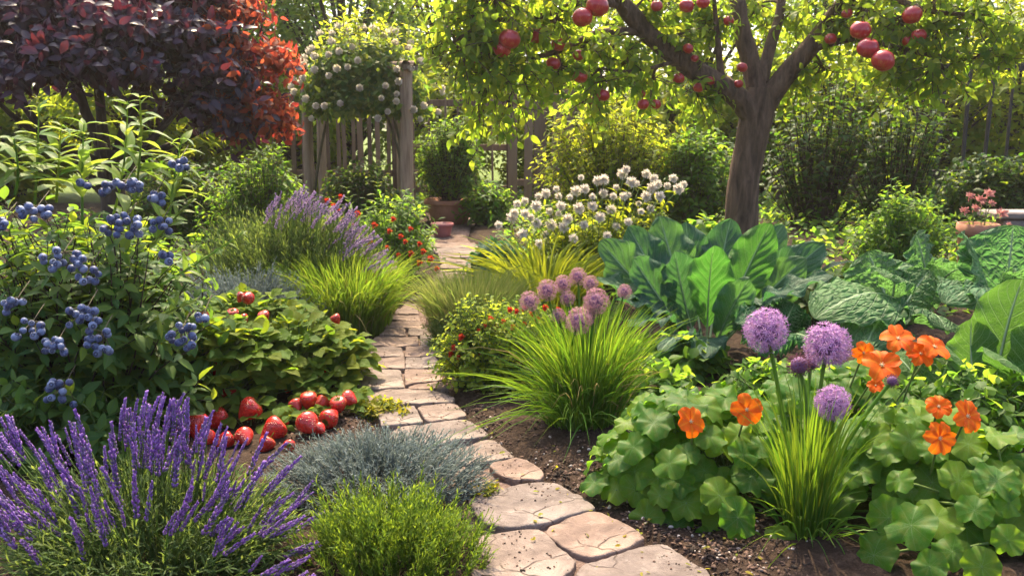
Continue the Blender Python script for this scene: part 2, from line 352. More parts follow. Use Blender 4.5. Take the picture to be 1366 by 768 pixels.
def flagstone_mat():
    m, nt = newmat("flagstone"); g = G(nt); tc = g.n("TexCoord"); P = tc.outputs["Object"]
    r = g.n("ObjectInfo").outputs["Random"]
    n1, n2, n3 = g.noise(P, 3.2, 5), g.noise(P, 14, 8, .65, .6), g.noise(P, 90, 4, .7)
    col = g.ramp(g.math('ADD', g.math('MULTIPLY', n1, .65), g.math('MULTIPLY', n2, .35)), [(.34, (.080, .060, .054)), (.48, (.150, .117, .104)), (.61, (.228, .184, .162))])
    tint = g.ramp(r, [(0, (.74, .78, .86)), (.35, (1, 1, 1)), (.7, (1.12, .98, .9)), (1, (.84, .80, .80))]); col = g.mix(1, col, tint, 'MULTIPLY')
    mp = g.n("Mapping"); mp.inputs["Scale"].default_value = (1, 1.6, 1); nt.links.new(P, mp.inputs[0])
    dn = g.n("TexNoise"); dn.inputs["Scale"].default_value = 9; nt.links.new(P, dn.inputs["Vector"])
    mixv = g.mix(.12, mp.outputs[0], dn.outputs["Color"])
    vo = g.n("TexVoronoi", feature='DISTANCE_TO_EDGE'); vo.inputs["Scale"].default_value = 5.5; nt.links.new(mixv, vo.inputs["Vector"])
    cr = g.math('MULTIPLY', g.mapr(vo.outputs["Distance"], .0, .03, 1, 0), g.mapr(g.noise(P, 7, 3), .44, .58))
    pit = g.mapr(g.noise(P, 38, 3, .6), .66, .74)
    col = g.mix(g.math('MULTIPLY', cr, .85), col, (.05, .034, .028)); col = g.mix(g.math('MULTIPLY', pit, .35), col, (.16, .11, .09))
    dirt = g.mapr(g.noise(P, 4.5, 6, .7, .8), .52, .68); col = g.mix(g.math('MULTIPLY', dirt, .55), col, (.10, .068, .055)); moss = g.mapr(g.noise(P, 6.5, 6, .75), .60, .72); col = g.mix(g.math('MULTIPLY', moss, .35), col, (.085, .095, .04))
    lich = g.mapr(g.noise(P, 22, 5, .7), .60, .72); col = g.mix(g.math('MULTIPLY', lich, .3), col, (.33, .30, .27))
    hgt = g.math('SUBTRACT', g.math('ADD', g.math('MULTIPLY', n2, .8), g.math('MULTIPLY', n3, .22)), g.math('ADD', g.math('MULTIPLY', cr, .35), g.math('MULTIPLY', pit, .25)))
    g.out(g.pbsdf(col, .86, g.bump(hgt, .75, .02), .25)); return m
def soil_mat(name, c1, c2, c3):
    m, nt = newmat(name); g = G(nt); P = g.n("TexCoord").outputs["Object"]
    n1, n2 = g.noise(P, 16, 8, .7), g.noise(P, 75, 5, .7); f = g.math('ADD', g.math('MULTIPLY', n1, .5), g.math('MULTIPLY', n2, .5))
    col = g.ramp(f, [(.35, c1), (.52, c2), (.68, c3)])
    if name == "soil_ground":
        sp = g.n("SeparateXYZ"); nt.links.new(P, sp.inputs[0])
        grs = g.mapr(g.math('ADD', sp.outputs[1], g.math('MULTIPLY', g.noise(P, .7, 3), 2.0)), 12.2, 12.9)
        col = g.mix(grs, col, g.ramp(n1, [(.3, (.06, .10, .02)), (.7, (.13, .17, .03))]))
    g.out(g.pbsdf(col, .95, g.bump(f, 1.0, .03), .15)); return m
M_FLAG = flagstone_mat()
M_SOIL = soil_mat("soil_ground", (.018, .011, .008), (.045, .028, .02), (.10, .066, .05))
M_GRIT = soil_mat("path_grit", (.07, .043, .035), (.17, .115, .095), (.30, .22, .19))
M_MULCH = plain_mat("bark_mulch", (.02, .012, .008), (.12, .07, .05), 12, .9, .3, .004, island=.8)
M_PEB = plain_mat("pebble", (.15, .11, .095), (.42, .36, .32), 15, .8, .2, island=.7)

# ------------------------------------------------------------------ ground, path, stones
EDGE = [(318, 572, 622), (335, 582, 640), (350, 590, 648), (370, 585, 640), (388, 560, 608), (405, 540, 572), (430, 518, 566), (455, 500, 580), (500, 481, 588), (545, 488, 606), (590, 528, 652), (650, 585, 728), (700, 640, 805), (768, 690, 945), (860, 760, 1085)]
PATHL = np.array([gnd(a, y)[:2] for y, a, b in EDGE]); PATHR = np.array([gnd(b, y)[:2] for y, a, b in EDGE])
def path_in(x, y):
    xl = np.interp(-y, -PATHL[:, 1], PATHL[:, 0]); xr = np.interp(-y, -PATHR[:, 1], PATHR[:, 0])
    return np.minimum(x - xl, xr - x)
def bed_z(x, y):
    x, y = np.asarray(x, float), np.asarray(y, float)
    d = path_in(x, y); m = sst(.0, .10, -d)
    n = fbm(np.stack([x * 7, y * 7, x * 0], -1), 4) * .05 + fbm(np.stack([x * 28, y * 28, x * 0 + 3], -1), 3, 5) * .03
    return H(y) + np.where(y < 10.2, -.02 + m * (.045 + n), .025 + n * .6)
xs = np.concatenate([np.linspace(-60, -4, 12)[:-1], np.linspace(-4, 4, 330), np.linspace(4, 60, 12)[1:]])
ys = np.concatenate([np.linspace(-3, 1.6, 6)[:-1], np.linspace(1.6, 6, 240), np.linspace(6, 14, 60)[1:], np.linspace(14, 160, 14)[1:]])
X, Y = np.meshgrid(xs, ys); Z = bed_z(X, Y); idx = np.arange(X.size).reshape(X.shape)
mb = MB().add(np.stack([X, Y, Z], -1), np.stack([idx[:-1, :-1], idx[:-1, 1:], idx[1:, 1:], idx[1:, :-1]], -1).reshape(-1, 4))
tag(mb.build("ground", M_SOIL), None, None, kind="structure")
# grit bed of the path, then each flagstone as a part of the path
yy = np.linspace(PATHL[-1, 1], 10.0, 170); v = np.linspace(-.05, 1.05, 16)
XL = np.interp(-yy, -PATHL[:, 1], PATHL[:, 0]); XR = np.interp(-yy, -PATHR[:, 1], PATHR[:, 0])
X = XL[:, None] * (1 - v) + XR[:, None] * v; Y = np.repeat(yy[:, None], 16, 1)
Z = H(Y) + .004 + fbm(np.stack([X * 30, Y * 30, X * 0], -1), 4, 9) * .022 - .03 * (np.abs(v - .5) > .52)
idx = np.arange(X.size).reshape(X.shape)
path = MB().add(np.stack([X, Y, Z], -1), np.stack([idx[:-1, :-1], idx[:-1, 1:], idx[1:, 1:], idx[1:, :-1]], -1).reshape(-1, 4)).build("path", M_GRIT)
path["kind"] = "structure"
STONES = [
 [(540, 411), (556, 410), (557, 417), (537, 417)], [(531, 418), (557, 418), (558, 425), (526, 425)], [(522, 427), (558, 426), (560, 433), (517, 433)],
 [(518, 435), (560, 434), (564, 443), (512, 443)], [(516, 444.5), (539, 444.5), (541, 453), (506, 453)], [(546, 444.5), (568, 444.5), (574, 453), (545, 453)],
 [(502, 455), (556, 455), (558, 467.5), (494, 467.5)], [(561, 455), (577, 455), (584, 467), (562, 467.5)],
 [(493, 469), (535, 469), (538, 481), (487, 481)], [(543, 469.5), (577, 469), (584, 481), (541, 481.5)],
 [(488, 483.5), (538, 483), (540, 498), (482, 498.5)], [(542, 483.5), (580, 483), (587, 496.5), (542, 498.5)],
 [(482, 502), (534, 501), (538, 525), (480, 526)], [(541, 500.5), (584, 499), (589, 514), (542, 519)],
 [(547, 522), (590, 517), (598, 526.5), (560, 528.5), (545, 527)], [(484, 531), (540, 528), (585, 530), (604, 538), (601, 544), (550, 546), (491, 549)],
 [(505, 553), (552, 550), (564, 571), (510, 576)], [(557, 549), (607, 546), (623, 563), (600, 567), (569, 571)],
 [(525, 580), (590, 571), (625, 569), (649, 586), (643, 592), (570, 603), (530, 600)],
 [(555, 608), (595, 605), (606, 620), (595, 628), (560, 632)], [(601, 609), (650, 597), (662, 598), (685, 614), (680, 619), (640, 627), (610, 629)],
 [(580, 637), (625, 633), (636, 636), (661, 657), (655, 663), (600, 667), (575, 660)], [(653, 630), (688, 620), (697, 621), (726, 643), (718, 650), (690, 650), (665, 642)],
 [(628, 674), (705, 654), (738, 655), (790, 685), (786, 693), (690, 715), (665, 714), (640, 700)],
 [(727, 716), (783, 697), (803, 697), (857, 728), (850, 735), (795, 752), (780, 751), (745, 735)],
 [(640, 729), (695, 718), (722, 722), (764, 757), (760, 768), (735, 790), (640, 790), (625, 760)],
 [(766, 772), (866, 739), (887, 739), (935, 770), (965, 805), (870, 850), (800, 835)],
 [(552, 398), (580, 398), (582, 406), (548, 406)], [(560, 389), (604, 388), (598, 396), (556, 397)], [(572, 380), (618, 379), (610, 386), (564, 387)], [(584, 372), (632, 371), (626, 378), (576, 379)], [(588, 364), (614, 364), (612, 370.5), (587, 371)], [(616, 364), (642, 363), (640, 370), (615, 370.5)], [(590, 356), (645, 356), (645, 362.5), (588, 363)], [(588, 349), (646, 349), (647, 355), (589, 355)], [(585, 342), (612, 342), (613, 348), (586, 348)], [(614, 342), (643, 342), (645, 348), (615, 348)], [(580, 335), (640, 335), (642, 341), (583, 341)], [(575, 328), (632, 328), (637, 334), (578, 334)],
 [(655, 802), (740, 795), (775, 810), (800, 850), (690, 870), (640, 850)],
]
def stone_mesh(poly, seed):
    P = np.array([gnd(a, b)[:2] for a, b in poly]); 
    if len(P) == 4: P = np.array([P[i] * (1 - f) + P[(i + 1) % 4] * f for i in range(4) for f in (.03, .35, .65, .97)])
    P = P.mean(0) + (P - P.mean(0)) * 1.05
    for _ in range(1):
        Q = []
        for i in range(len(P)): a, b = P[i], P[(i + 1) % len(P)]; Q += [a * .85 + b * .15, a * .15 + b * .85]
        P = np.array(Q)
    # even resample of the outline
    seg = np.linalg.norm(np.roll(P, -1, 0) - P, axis=1); cum = np.concatenate([[0], np.cumsum(seg)]); PP = np.vstack([P, P[:1]]); n = 64
    t = np.linspace(0, cum[-1], n, endpoint=False); P = np.stack([np.interp(t, cum, PP[:, k]) for k in (0, 1)], 1)
    c = P.mean(0); size = np.linalg.norm(P - c, axis=1).mean()
    d = P - c; P = c + d * (1.01 + .05 * fbm(np.stack([P[:, 0] * 9, P[:, 1] * 9, P[:, 0] * 0 + seed], -1), 3)[:, None] * 2) + .016 * fbm(np.stack([P[:, 0] * 38, P[:, 1] * 38, P[:, 0] * 0 + seed], -1), 3)[:, None] * nrm(d)
    rings = [(0.001, 0)] + [(k, 0) for k in (.2, .4, .6, .75, .86, .93)] + [(.975, -.001), (.993, -.004), (1.0, -.010), (1.0, -.055)]
    tilt = U(-.012, .012, 2); V = []
    for k, dz in rings:
        xy = c + (P - c) * k
        z = H(xy[:, 1]) + .030 + dz + ((xy - c) @ tilt) * .9 + .034 * fbm(np.stack([xy[:, 0] * 9, xy[:, 1] * 9, xy[:, 0] * 0 + seed], -1), 4, 3) * (1 if dz > -.05 else 0)
        V.append(np.column_stack([xy, z]))
    V = np.array(V); K = len(rings); idx = np.arange(K * n).reshape(K, n); nx = np.roll(idx, -1, 1)
    o = np.array([c[0], c[1], H(c[1])])
    m = MB().add(V - o, np.stack([idx[:-1], idx[1:], nx[1:], nx[:-1]], -1).reshape(-1, 4)); return m, o
for i, poly in enumerate(STONES):
    m, o = stone_mesh(poly, i * 3.7)
    s = link("paving_stone", m.mesh("paving_stone", M_FLAG)); s.parent = path; s.location = o
# mulch and pebbles on the bare soil beside the path
def litter(name, n, mat, smin, smax, flat, regions, kind):
    T = sphereT(1, 6, 4); pts = []
    for (px, py, sx, sy, k) in regions:
        for _ in range(int(n * k)):
            p = gnd(px + rng.normal() * sx, min(py + rng.normal() * sy, 800)); 
            if path_in(p[0], p[1]) < .0: pts.append(p)
    pts = np.array(pts); N = len(pts); pts[:, 2] = bed_z(pts[:, 0], pts[:, 1]) + .003
    d = nrm(rng.normal(size=(N, 3)) * [1, 1, .25]); M = frames(d, nrm(rng.normal(size=(N, 3)) * [.4, .4, 1])); s = U(smin, smax, N)
    asp = np.stack([U(.35, .7, N), np.ones(N), np.full(N, flat)], -1); M = M * (s[:, None] * asp)[:, None, :]
    m = MB(); inst(m, T, M, pts); tag(m.build(name, mat, smooth=False), None, None, kind=kind)
REG = [(850, 700, 70, 45, 1), (740, 640, 40, 25, .6), (960, 745, 60, 30, .7), (640, 570, 30, 20, .4), (500, 560, 30, 25, .4), (440, 580, 60, 30, .4), (500, 480, 30, 20, .3)]
litter("mulch", 1100, M_MULCH, .003, .011, .3, REG, "stuff")
litter("gravel", 90, M_PEB, .004, .010, .6, REG, "stuff")

pts = []
for _ in range(900):
    t = U(2.3, 7.0) if _ % 3 else U(2.3, 4.0); k = rng.random(); k = k * .25 if _ % 2 else 1 - k * .25
    if _ % 7 == 0: k = rng.random()
    xl, xr = np.interp(-t, -PATHL[:, 1], PATHL[:, 0]), np.interp(-t, -PATHR[:, 1], PATHR[:, 0]); pts.append((xl + (xr - xl) * k, t, H(t) + .030))
pts = np.array(pts); N = len(pts); M = frames(nrm(rng.normal(size=(N, 3)) * [1, 1, .2]), nrm(rng.normal(size=(N, 3)) * [.3, .3, 0] + [0, 0, 1])); sz = U(.0015, .0055, N)[:, None] * np.stack([U(.5, .9, N), np.ones(N), np.full(N, .5)], -1)
m = MB(); inst(m, sphereT(1, 6, 4), M * sz[:, None, :], pts); tag(m.build("grit", M_MULCH, smooth=False), None, None, kind="stuff")
# ------------------------------------------------------------------ plant builders
def leaves_on(mb, T, P, fr, phi, size, droop=.15, up=None, mi=0, jit=.35, opposite=False):
    """leaves along shoots P (N,K,3) at fractions fr (list); size: function of fraction"""
    N, K, _ = P.shape; Tn = tangents(P); az0 = U(0, 6.28, N)
    Ts = T if isinstance(T, list) else [T]
    for i, f in enumerate(fr):
        u = np.clip(f + U(-.02, .02, N), 0, .999) * (K - 1); k = u.astype(int); q = (u - k)[:, None]; ar = np.arange(N)
        p = P[ar, k] * (1 - q) + P[ar, np.minimum(k + 1, K - 1)] * q; t = Tn[ar, k]
        sx = nrm(np.cross(t, [.31, .9, .17])); sy = np.cross(sx, t)
        for rep in ((0, 1) if opposite else (0,)):
            a = az0 + (i * 1.5708 if opposite else i * 2.4) + rep * math.pi + rng.normal(size=N) * jit
            perp = sx * np.cos(a)[:, None] + sy * np.sin(a)[:, None]; ph = phi + rng.normal(size=N) * .22
            d = nrm(perp * np.sin(ph)[:, None] + t * np.cos(ph)[:, None] + np.array([0, 0, -1]) * droop)
            upv = nrm(t * .8 + np.array([0, 0, .7]) + rng.normal(size=(N, 3)) * .3)
            sc = size(f) * U(.7, 1.2, N); inst(mb, Ts[i % len(Ts)], frames(d, upv, sc), p, mi)
L_OV = leafT(4, .46, .28, .22, .42, .06); L_OV2 = leafT(4, .5, .2, .45, .45, .06); L_LAN = leafT(4, .26, .3, .35, .42, .04); L_LAN2 = leafT(4, .24, .35, .6, .42, .04)
L_RND = leafT(4, .72, .2, .25, .5, .10); L_SM = leafT(2, .5, .3, .2, .45); L_NEED = leafT(2, .16, .3, .2, .5); L_FAR = leafT(2, .55, .35, .3, .45)
def dome(n, c, rx, ry, h, fill=.55, low=.1, ex=.5):
    a = U(0, 6.283, n); r = np.sqrt(U(0, 1, n)); k = U(fill, 1, n) ** .6
    z = (1 - r ** 2.2) ** ex * (1 - low) + low
    return np.stack([c[0] + rx * r * np.cos(a) * (.5 + .5 * k), c[1] + ry * r * np.sin(a) * (.5 + .5 * k), c[2] + h * z * k], -1)
def shrub(name, label, cat, base, rx, ry, h, shoots, nl, lsize, mat, T=None, stem=M_STEMB, group=None, phi=1.0, low=.12, fill=.5, fr0=.3, br=.25, sr=.006, droop=.12, extra=None, fruit=None, ex=.5, root=None):
    base = np.array(base, float); r = root or thing(name, label, cat, base, group)
    tips = dome(shoots, base, rx, ry, h, fill, low, ex)
    lump = fbm((tips - base) * np.array([2.2, 2.2, 2.2]) / max(rx, .2) + U(0, 50), 2); tips = base + (tips - base) * (1 + .55 * lump)[:, None]
    b = base + (tips - base) * np.array([br, br, 0]) + np.array([0, 0, -.02]) + np.column_stack([rng.normal(size=(shoots, 2)) * .02, np.zeros(shoots)])
    c = b * .5 + tips * .5; c[:, 2] = base[2] + (tips[:, 2] - base[2]) * .75; c = c + rng.normal(size=(shoots, 3)) * np.array([.14, .14, .04]) * min(rx, .8)
    P = bez(b, c, tips, 7); 
    st = MB(); tubes(st, P, np.linspace(1, .35, 7)[None] * sr, 3); st.build("stem", stem, r)
    fo = MB(); leaves_on(fo, T or [L_OV, L_OV2], P, np.linspace(fr0, 1, nl), phi, lambda f: lsize * (1.1 - .45 * f), droop)
    f = fo.build("foliage", mat, r)
    return r, tips, P
def crown_tree(name, label, base, h, rx, mat, n=900, nl=9, ls=.16, trunk_r=.1, z0=.02, group=None, bark=M_BARKD, cat="tree"):
    base = np.array(base, float); r = thing(name, label, cat, base, group)
    tk = MB(); top = base + [U(-.2, .2), U(-.2, .2), h * .75]
    pts, _ = tube1(tk, [base - [0, 0, .05], base * .6 + top * .4 + [U(-.1, .1), 0, 0], top], [trunk_r, trunk_r * .7, trunk_r * .25], 8, 14)
    # tips fill an uneven ellipsoid
    d = nrm(rng.normal(size=(n, 3))); k = U(.35, 1, n) ** .5; cz = base[2] + h * (z0 + 1) / 2; rz = h * (1 - z0) / 2
    lump = 1 + .75 * fbm(d * 2.1 + U(0, 90), 3)
    tips = np.array([base[0], base[1], cz]) + d * np.array([rx, rx, rz]) * (k * lump)[:, None]
    st = pts[np.clip(((tips[:, 2] - base[2]) / h * 9).astype(int), 1, 12)]
    main = min(60, n); tubes(tk, bez(st[:main], st[:main] * .5 + tips[:main] * .5 + [0, 0, .15], tips[:main], 6), np.linspace(.035, .008, 6)[None], 4)
    tk.build("trunk", bark, r)
    b = tips - (tips - st) * U(.15, .3, n)[:, None]; P = bez(b, (b + tips) / 2 + [0, 0, .05], tips, 4)
    fo = MB(); leaves_on(fo, L_FAR, P, np.linspace(0, 1, nl), 1.1, lambda f: ls * (1.1 - .3 * f), .25); fo.build("crown", mat, r); return r
def tuft(name, label, cat, base, n, h, rb, lean, wid, mat, group=None, K=6, droop=.5, hv=.35, parts=None, fold=.35, root=None, az=None, pname="blades", bx=1.0):
    base = np.array(base, float); r = root or tag(thing(name, label, cat, base, group), None, None, kind='thing')
    a = U(0, 6.283, n) if az is None else rng.normal(size=n) * az[1] + az[0]; rr = np.sqrt(U(0, 1, n))
    b = base + np.stack([rb * bx * rr * np.cos(a), rb * rr * np.sin(a), -.01 + 0 * rr], -1)
    hh = h * U(1 - hv, 1, n); ln = lean * (.15 + rr) * U(.5, 1.2, n); d = np.stack([np.cos(a), np.sin(a), 0 * a], -1) + rng.normal(size=(n, 3)) * [.35, .35, 0]
    tip = b + d * (ln * hh)[:, None] + np.array([0, 0, 1]) * (hh * (1 - droop * np.clip(ln, 0, 1.3) * U(.3, 1, n)))[:, None]
    c = b + d * (ln * hh * .18)[:, None] + np.array([0, 0, 1]) * (hh * .72)[:, None]
    P = bez(b, c, tip, K); m = MB(); W = wid * np.array([1, 1.05, 1, .85, .6, .08])[:K] if K == 6 else wid * np.linspace(1, .1, K)
    ribbons(m, P, W[None] * U(.7, 1.25, n)[:, None], nrm(rng.normal(size=(n, 3))), fold=fold); m.build(pname, mat, r)
    if n > 400:
        sel = rng.choice(n, n // 22, False); q = P[sel] + np.array([0, 0, 1]) * 0; dz = (q[:, -1, 2] - base[2])[:, None] * U(.1, .5, len(sel))[:, None] * np.linspace(0, 1, K)[None] ** 2; q = q.copy(); q[..., 2] -= dz; q[..., :2] += (q[..., :2] - base[:2]) * .2 * np.linspace(0, 1, K)[None, :, None]
        m = MB(); ribbons(m, q, W[None] * U(.6, 1.0, len(sel))[:, None], nrm(rng.normal(size=(len(sel), 3))), fold=fold); m.build("dry_blades", M_DRY, r)
    return r, tip, P
def spiky_mound(name, label, cat, base, rx, ry, h, n, nl, ls, mat, T=L_NEED, group=None, low=.2, fill=.75, sr=.003, phi=.6, up=.5, lumpy=.35):
    base = np.array(base, float); r = thing(name, label, cat, base, group); t = dome(n, base, rx, ry, h, fill, low); t = base + (t - base) * (1 + lumpy * fbm((t - base) * 5 / max(rx, .2) + U(0, 60), 2) + rng.normal(size=n) * .06)[:, None]
    d = nrm((t - base) * [1, 1, .6] + np.array([0, 0, up]) * max(rx, h)); L = h * U(.35, .6, n)
    b = t - d * L[:, None]; P = bez(b, (b + t) / 2 + rng.normal(size=(n, 3)) * .012, t, 5)
    st = MB(); tubes(st, P, np.linspace(1, .5, 5)[None] * sr, 3); st.build("stem", mat, r)
    fo = MB(); leaves_on(fo, T, P, np.linspace(.05, 1, nl), phi, lambda f: ls * (1.1 - .35 * f), .0); fo.build("foliage", mat, r); return r, t, P
def big_leaf(base, tip, width, bulge=.25, hint=(0, -.8, .6), n=26, m=17, pet=.22, ruffle=.03, rf=9, crink=0.0, cf=18, cup=.15, shape=.55, curl=.0, seed=0, quilt=0.0):
    """broad leaf along a bowed midrib; returns MB (world coordinates) of the blade and of its rib"""
    base, tip = np.array(base, float), np.array(tip, float); hint = np.array(hint, float); ax = tip - base; L = np.linalg.norm(ax)
    out = nrm(hint - nrm(ax) * np.dot(hint, nrm(ax))); c = (base + tip) / 2 - out * L * bulge + np.array([0, 0, L * .12])
    s = np.linspace(0, 1, n); P = bez(base[None], c[None], (tip)[None], n)[0]; 
    T = nrm(np.gradient(P, axis=0)); sx = nrm(np.cross(T, out)); nn = np.cross(sx, T)
    t = np.clip((s - pet) / (1 - pet), 0, 1); e = math.log(.5) / math.log(shape); prof = np.sin(math.pi * np.clip(t, 1e-4, 1 - 1e-4) ** e) ** .62
    hw = np.maximum(width / 2 * prof, .006); u = np.linspace(-1, 1, m)
    V = P[:, None] + sx[:, None] * (u[None, :, None] * hw[:, None, None])
    edge = np.abs(u)[None] ** 2.5
    rz = ruffle * edge * np.sin(s[:, None] * rf * 6.28 + np.sign(u)[None] * 1.3 + seed) * prof[:, None]
    rz = rz + ruffle * .8 * edge * fbm(np.stack([s[:, None] * 9 + 0 * u, u[None] * 2 + 0 * s[:, None], 0 * u[None] + 0 * s[:, None] + seed], -1), 3) * 2
    rz = rz + cup * hw[:, None] * (u[None] ** 2) - curl * hw[:, None] * edge ** 2
    if quilt: rz = rz + quilt * np.abs(np.cos(math.pi * (t[:, None] * 9 - 2.75 * np.abs(u)[None]))) * np.minimum(1, np.abs(u)[None] * 6) * prof[:, None] * np.minimum(1, (1.05 - np.abs(u)[None]) * 5)
    if crink:
        q = np.stack([s[:, None] * cf + 0 * u[None], u[None] * cf * .35 + 0 * s[:, None], 0 * s[:, None] + 0 * u[None] + seed], -1)
        nz = np.abs(fbm(q, 3, 2)) ; rz = rz + crink * (.5 - nz * 2.2) * np.minimum(1, np.abs(u)[None] * 5) * prof[:, None]
    V = V + nn[:, None] * rz[..., None]
    idx = np.arange(n * m).reshape(n, m); uv = np.zeros((n, m, 2)); uv[..., 0] = u[None] * .5 + .5; uv[..., 1] = t[:, None]
    a = MB().add(V, np.stack([idx[:-1, :-1], idx[:-1, 1:], idx[1:, 1:], idx[1:, :-1]], -1).reshape(-1, 4), uv)
    rb = MB(); k = int(n * .93); tubes(rb, (P[:k] - nn[:k] * .002)[None], (np.linspace(.008, .002, k) * (width / .3) ** .5)[None], 6)
    return a, rb
M_RIB = plain_mat("pale_leaf_rib", (.20, .30, .14), (.30, .38, .22), 9, .5, 0)
def leafy_vegetable(name, label, cat, base, leaves, mat, group=None):
    r = thing(name, label, cat, base, group)
    for i, kw in enumerate(leaves):
        kw = dict(kw); mt = kw.pop("mat", mat); a, rb = big_leaf(seed=i * 1.7, **kw)
        lf = a.mesh("leaf", mt); o = part("leaf", lf, r, (0, 0, 0)); rbm = rb.mesh("midrib", M_RIB); sub("midrib", rbm, o)
    return r

# ------------------------------------------------------------------ far trees beyond the fences
gT = "trees beyond the garden fence"
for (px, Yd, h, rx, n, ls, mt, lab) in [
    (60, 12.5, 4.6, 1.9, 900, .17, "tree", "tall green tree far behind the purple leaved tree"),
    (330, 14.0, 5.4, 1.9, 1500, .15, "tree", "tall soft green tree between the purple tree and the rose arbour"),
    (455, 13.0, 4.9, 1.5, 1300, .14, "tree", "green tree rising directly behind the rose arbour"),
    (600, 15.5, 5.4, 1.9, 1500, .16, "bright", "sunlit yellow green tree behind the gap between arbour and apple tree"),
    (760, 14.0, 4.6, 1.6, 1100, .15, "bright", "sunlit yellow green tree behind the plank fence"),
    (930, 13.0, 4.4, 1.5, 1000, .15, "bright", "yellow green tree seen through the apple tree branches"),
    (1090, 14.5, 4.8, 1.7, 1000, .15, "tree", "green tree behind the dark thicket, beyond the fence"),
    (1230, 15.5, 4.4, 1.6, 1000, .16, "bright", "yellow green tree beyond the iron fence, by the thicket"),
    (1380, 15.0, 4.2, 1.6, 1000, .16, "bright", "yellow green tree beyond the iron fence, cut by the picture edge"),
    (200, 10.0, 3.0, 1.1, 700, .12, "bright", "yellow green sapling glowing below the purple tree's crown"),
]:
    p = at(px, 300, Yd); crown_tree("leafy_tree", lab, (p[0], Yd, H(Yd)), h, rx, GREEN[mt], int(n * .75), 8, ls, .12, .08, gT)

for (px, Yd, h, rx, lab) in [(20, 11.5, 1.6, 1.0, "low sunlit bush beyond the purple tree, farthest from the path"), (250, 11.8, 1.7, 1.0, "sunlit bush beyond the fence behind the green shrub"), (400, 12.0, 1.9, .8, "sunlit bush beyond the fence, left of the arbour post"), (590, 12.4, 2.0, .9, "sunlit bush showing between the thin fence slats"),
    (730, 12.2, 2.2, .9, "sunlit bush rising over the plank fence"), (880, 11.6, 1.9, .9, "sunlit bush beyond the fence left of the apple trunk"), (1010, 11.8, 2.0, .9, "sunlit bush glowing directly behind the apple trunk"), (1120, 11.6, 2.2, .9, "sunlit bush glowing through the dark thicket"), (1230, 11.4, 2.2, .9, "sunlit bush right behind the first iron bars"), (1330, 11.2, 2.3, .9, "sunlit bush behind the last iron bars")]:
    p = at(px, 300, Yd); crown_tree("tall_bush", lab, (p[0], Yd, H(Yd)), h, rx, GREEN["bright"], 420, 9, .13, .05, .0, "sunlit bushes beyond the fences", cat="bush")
# ------------------------------------------------------------------ low growth covering the far beds
n = 5200; gx = U(-4.5, 5.5, n); gy = U(5.4, 11.5, n); keep = ~((path_in(gx, gy) > -.12) & (gy < 6.6)) & (np.abs(gx + .55) > .45); gx, gy = gx[keep], gy[keep]; n = len(gx)
gb = np.stack([gx, gy, bed_z(gx, gy)], -1); gt = gb + np.stack([rng.normal(size=n) * .06, rng.normal(size=n) * .06, U(.04, .16, n)], -1)
m = MB(); leaves_on(m, [L_OV, L_RND], bez(gb, (gb + gt) / 2, gt, 4), [.2, .5, .8, 1], 1.1, lambda f: .07, .1); tag(m.build("ground_cover", GREEN["mid"]), None, None, kind="stuff")
# ------------------------------------------------------------------ fences, arbour
def picket_fence(name, label, x0, x1, Yd, ztop, step, wd, mat, zr, jit=.06, thick=.02):
    r = thing(name, label, "fence", ((x0 + x1) / 2, Yd, H(Yd)), None); x = x0
    while x < x1:
        wv = wd * U(.7, 1.3); zt = ztop + U(-jit, jit); m = MB(); z0 = float(H(Yd)) + .02
        box(m, (-wv / 2, -thick / 2, z0), (wv / 2, thick / 2, zt)); o = link("picket", m.mesh("picket", mat, False)); o.parent = r
        o.location = (x - r.location.x, U(-.006, .006), -r.location.z); o.rotation_euler = (0, rng.normal() * .012, 0); x += step * U(.85, 1.15)
    for z in zr:
        m = MB(); box(m, (x0 - .05, Yd + thick / 2 + .008, z - .04), (x1 + .05, Yd + thick / 2 + .05, z + .04)); m.build("rail", mat, r, False)
    return r
xw = lambda px, Yd: (px - 683) / F * Yd * 1.02
picket_fence("picket_fence", "weathered grey brown picket fence seen through the rose arbour", xw(400, 10.6), xw(555, 10.6), 10.6, 1.78, .105, .055, M_WOOD, (.7, 1.5))
picket_fence("lattice_fence", "thin slatted fence behind the potted round shrub", xw(556, 11), xw(684, 11), 11.0, 1.62, .2, .035, M_WOOD, (.48, 1.0, 1.55), .02)
picket_fence("plank_fence", "weathered brown plank fence beside the yellow green shrub", xw(684, 10.4), xw(790, 10.4), 10.4, 1.66, .17, .12, M_WOOD, (.6, 1.45))
picket_fence("slat_fence", "pale slat fence low behind the apple trunk", xw(1030, 11), xw(1130, 11), 11.0, 1.15, .16, .09, M_WOOD, (.5, 1.0))
fr = picket_fence("iron_fence", "dark iron bar fence with top rail behind the terracotta pot", xw(1205, 9.6), xw(1440, 9.6), 9.6, 1.93, .255, .03, M_IRON, (.75, 1.9), .015, .03)
for o in fr.children:
    if o.name.startswith("picket"): o.name = "bar"
ab = thing("rose_arbour", "wooden garden arbour of round posts under the white climbing rose", "arbour", (at(480, 300, 8.7)[0], 8.7, H(8.7)))
PF, PB = 8.5, 9.0
for (px, Yd, rr) in ((543, PF, .066), (412, PB, .055), (536, 9.6, .05), (430, 9.7, .05)):
    p = at(px, 200, Yd); m = MB(); z0 = float(H(Yd)) - .05
    pts, _ = tube1(m, [(p[0], Yd, z0), (p[0] - .01, Yd, .8), (p[0], Yd, 1.4), (p[0] + .005, Yd, 1.85)], [rr * 1.05, rr, rr * .96, rr * .94], 12, 22)
    m.build("post", M_POST, ab)
pa, pb, pc, pd = at(543, 200, PF), at(412, 200, PB), at(536, 200, 9.6), at(430, 200, 9.7)
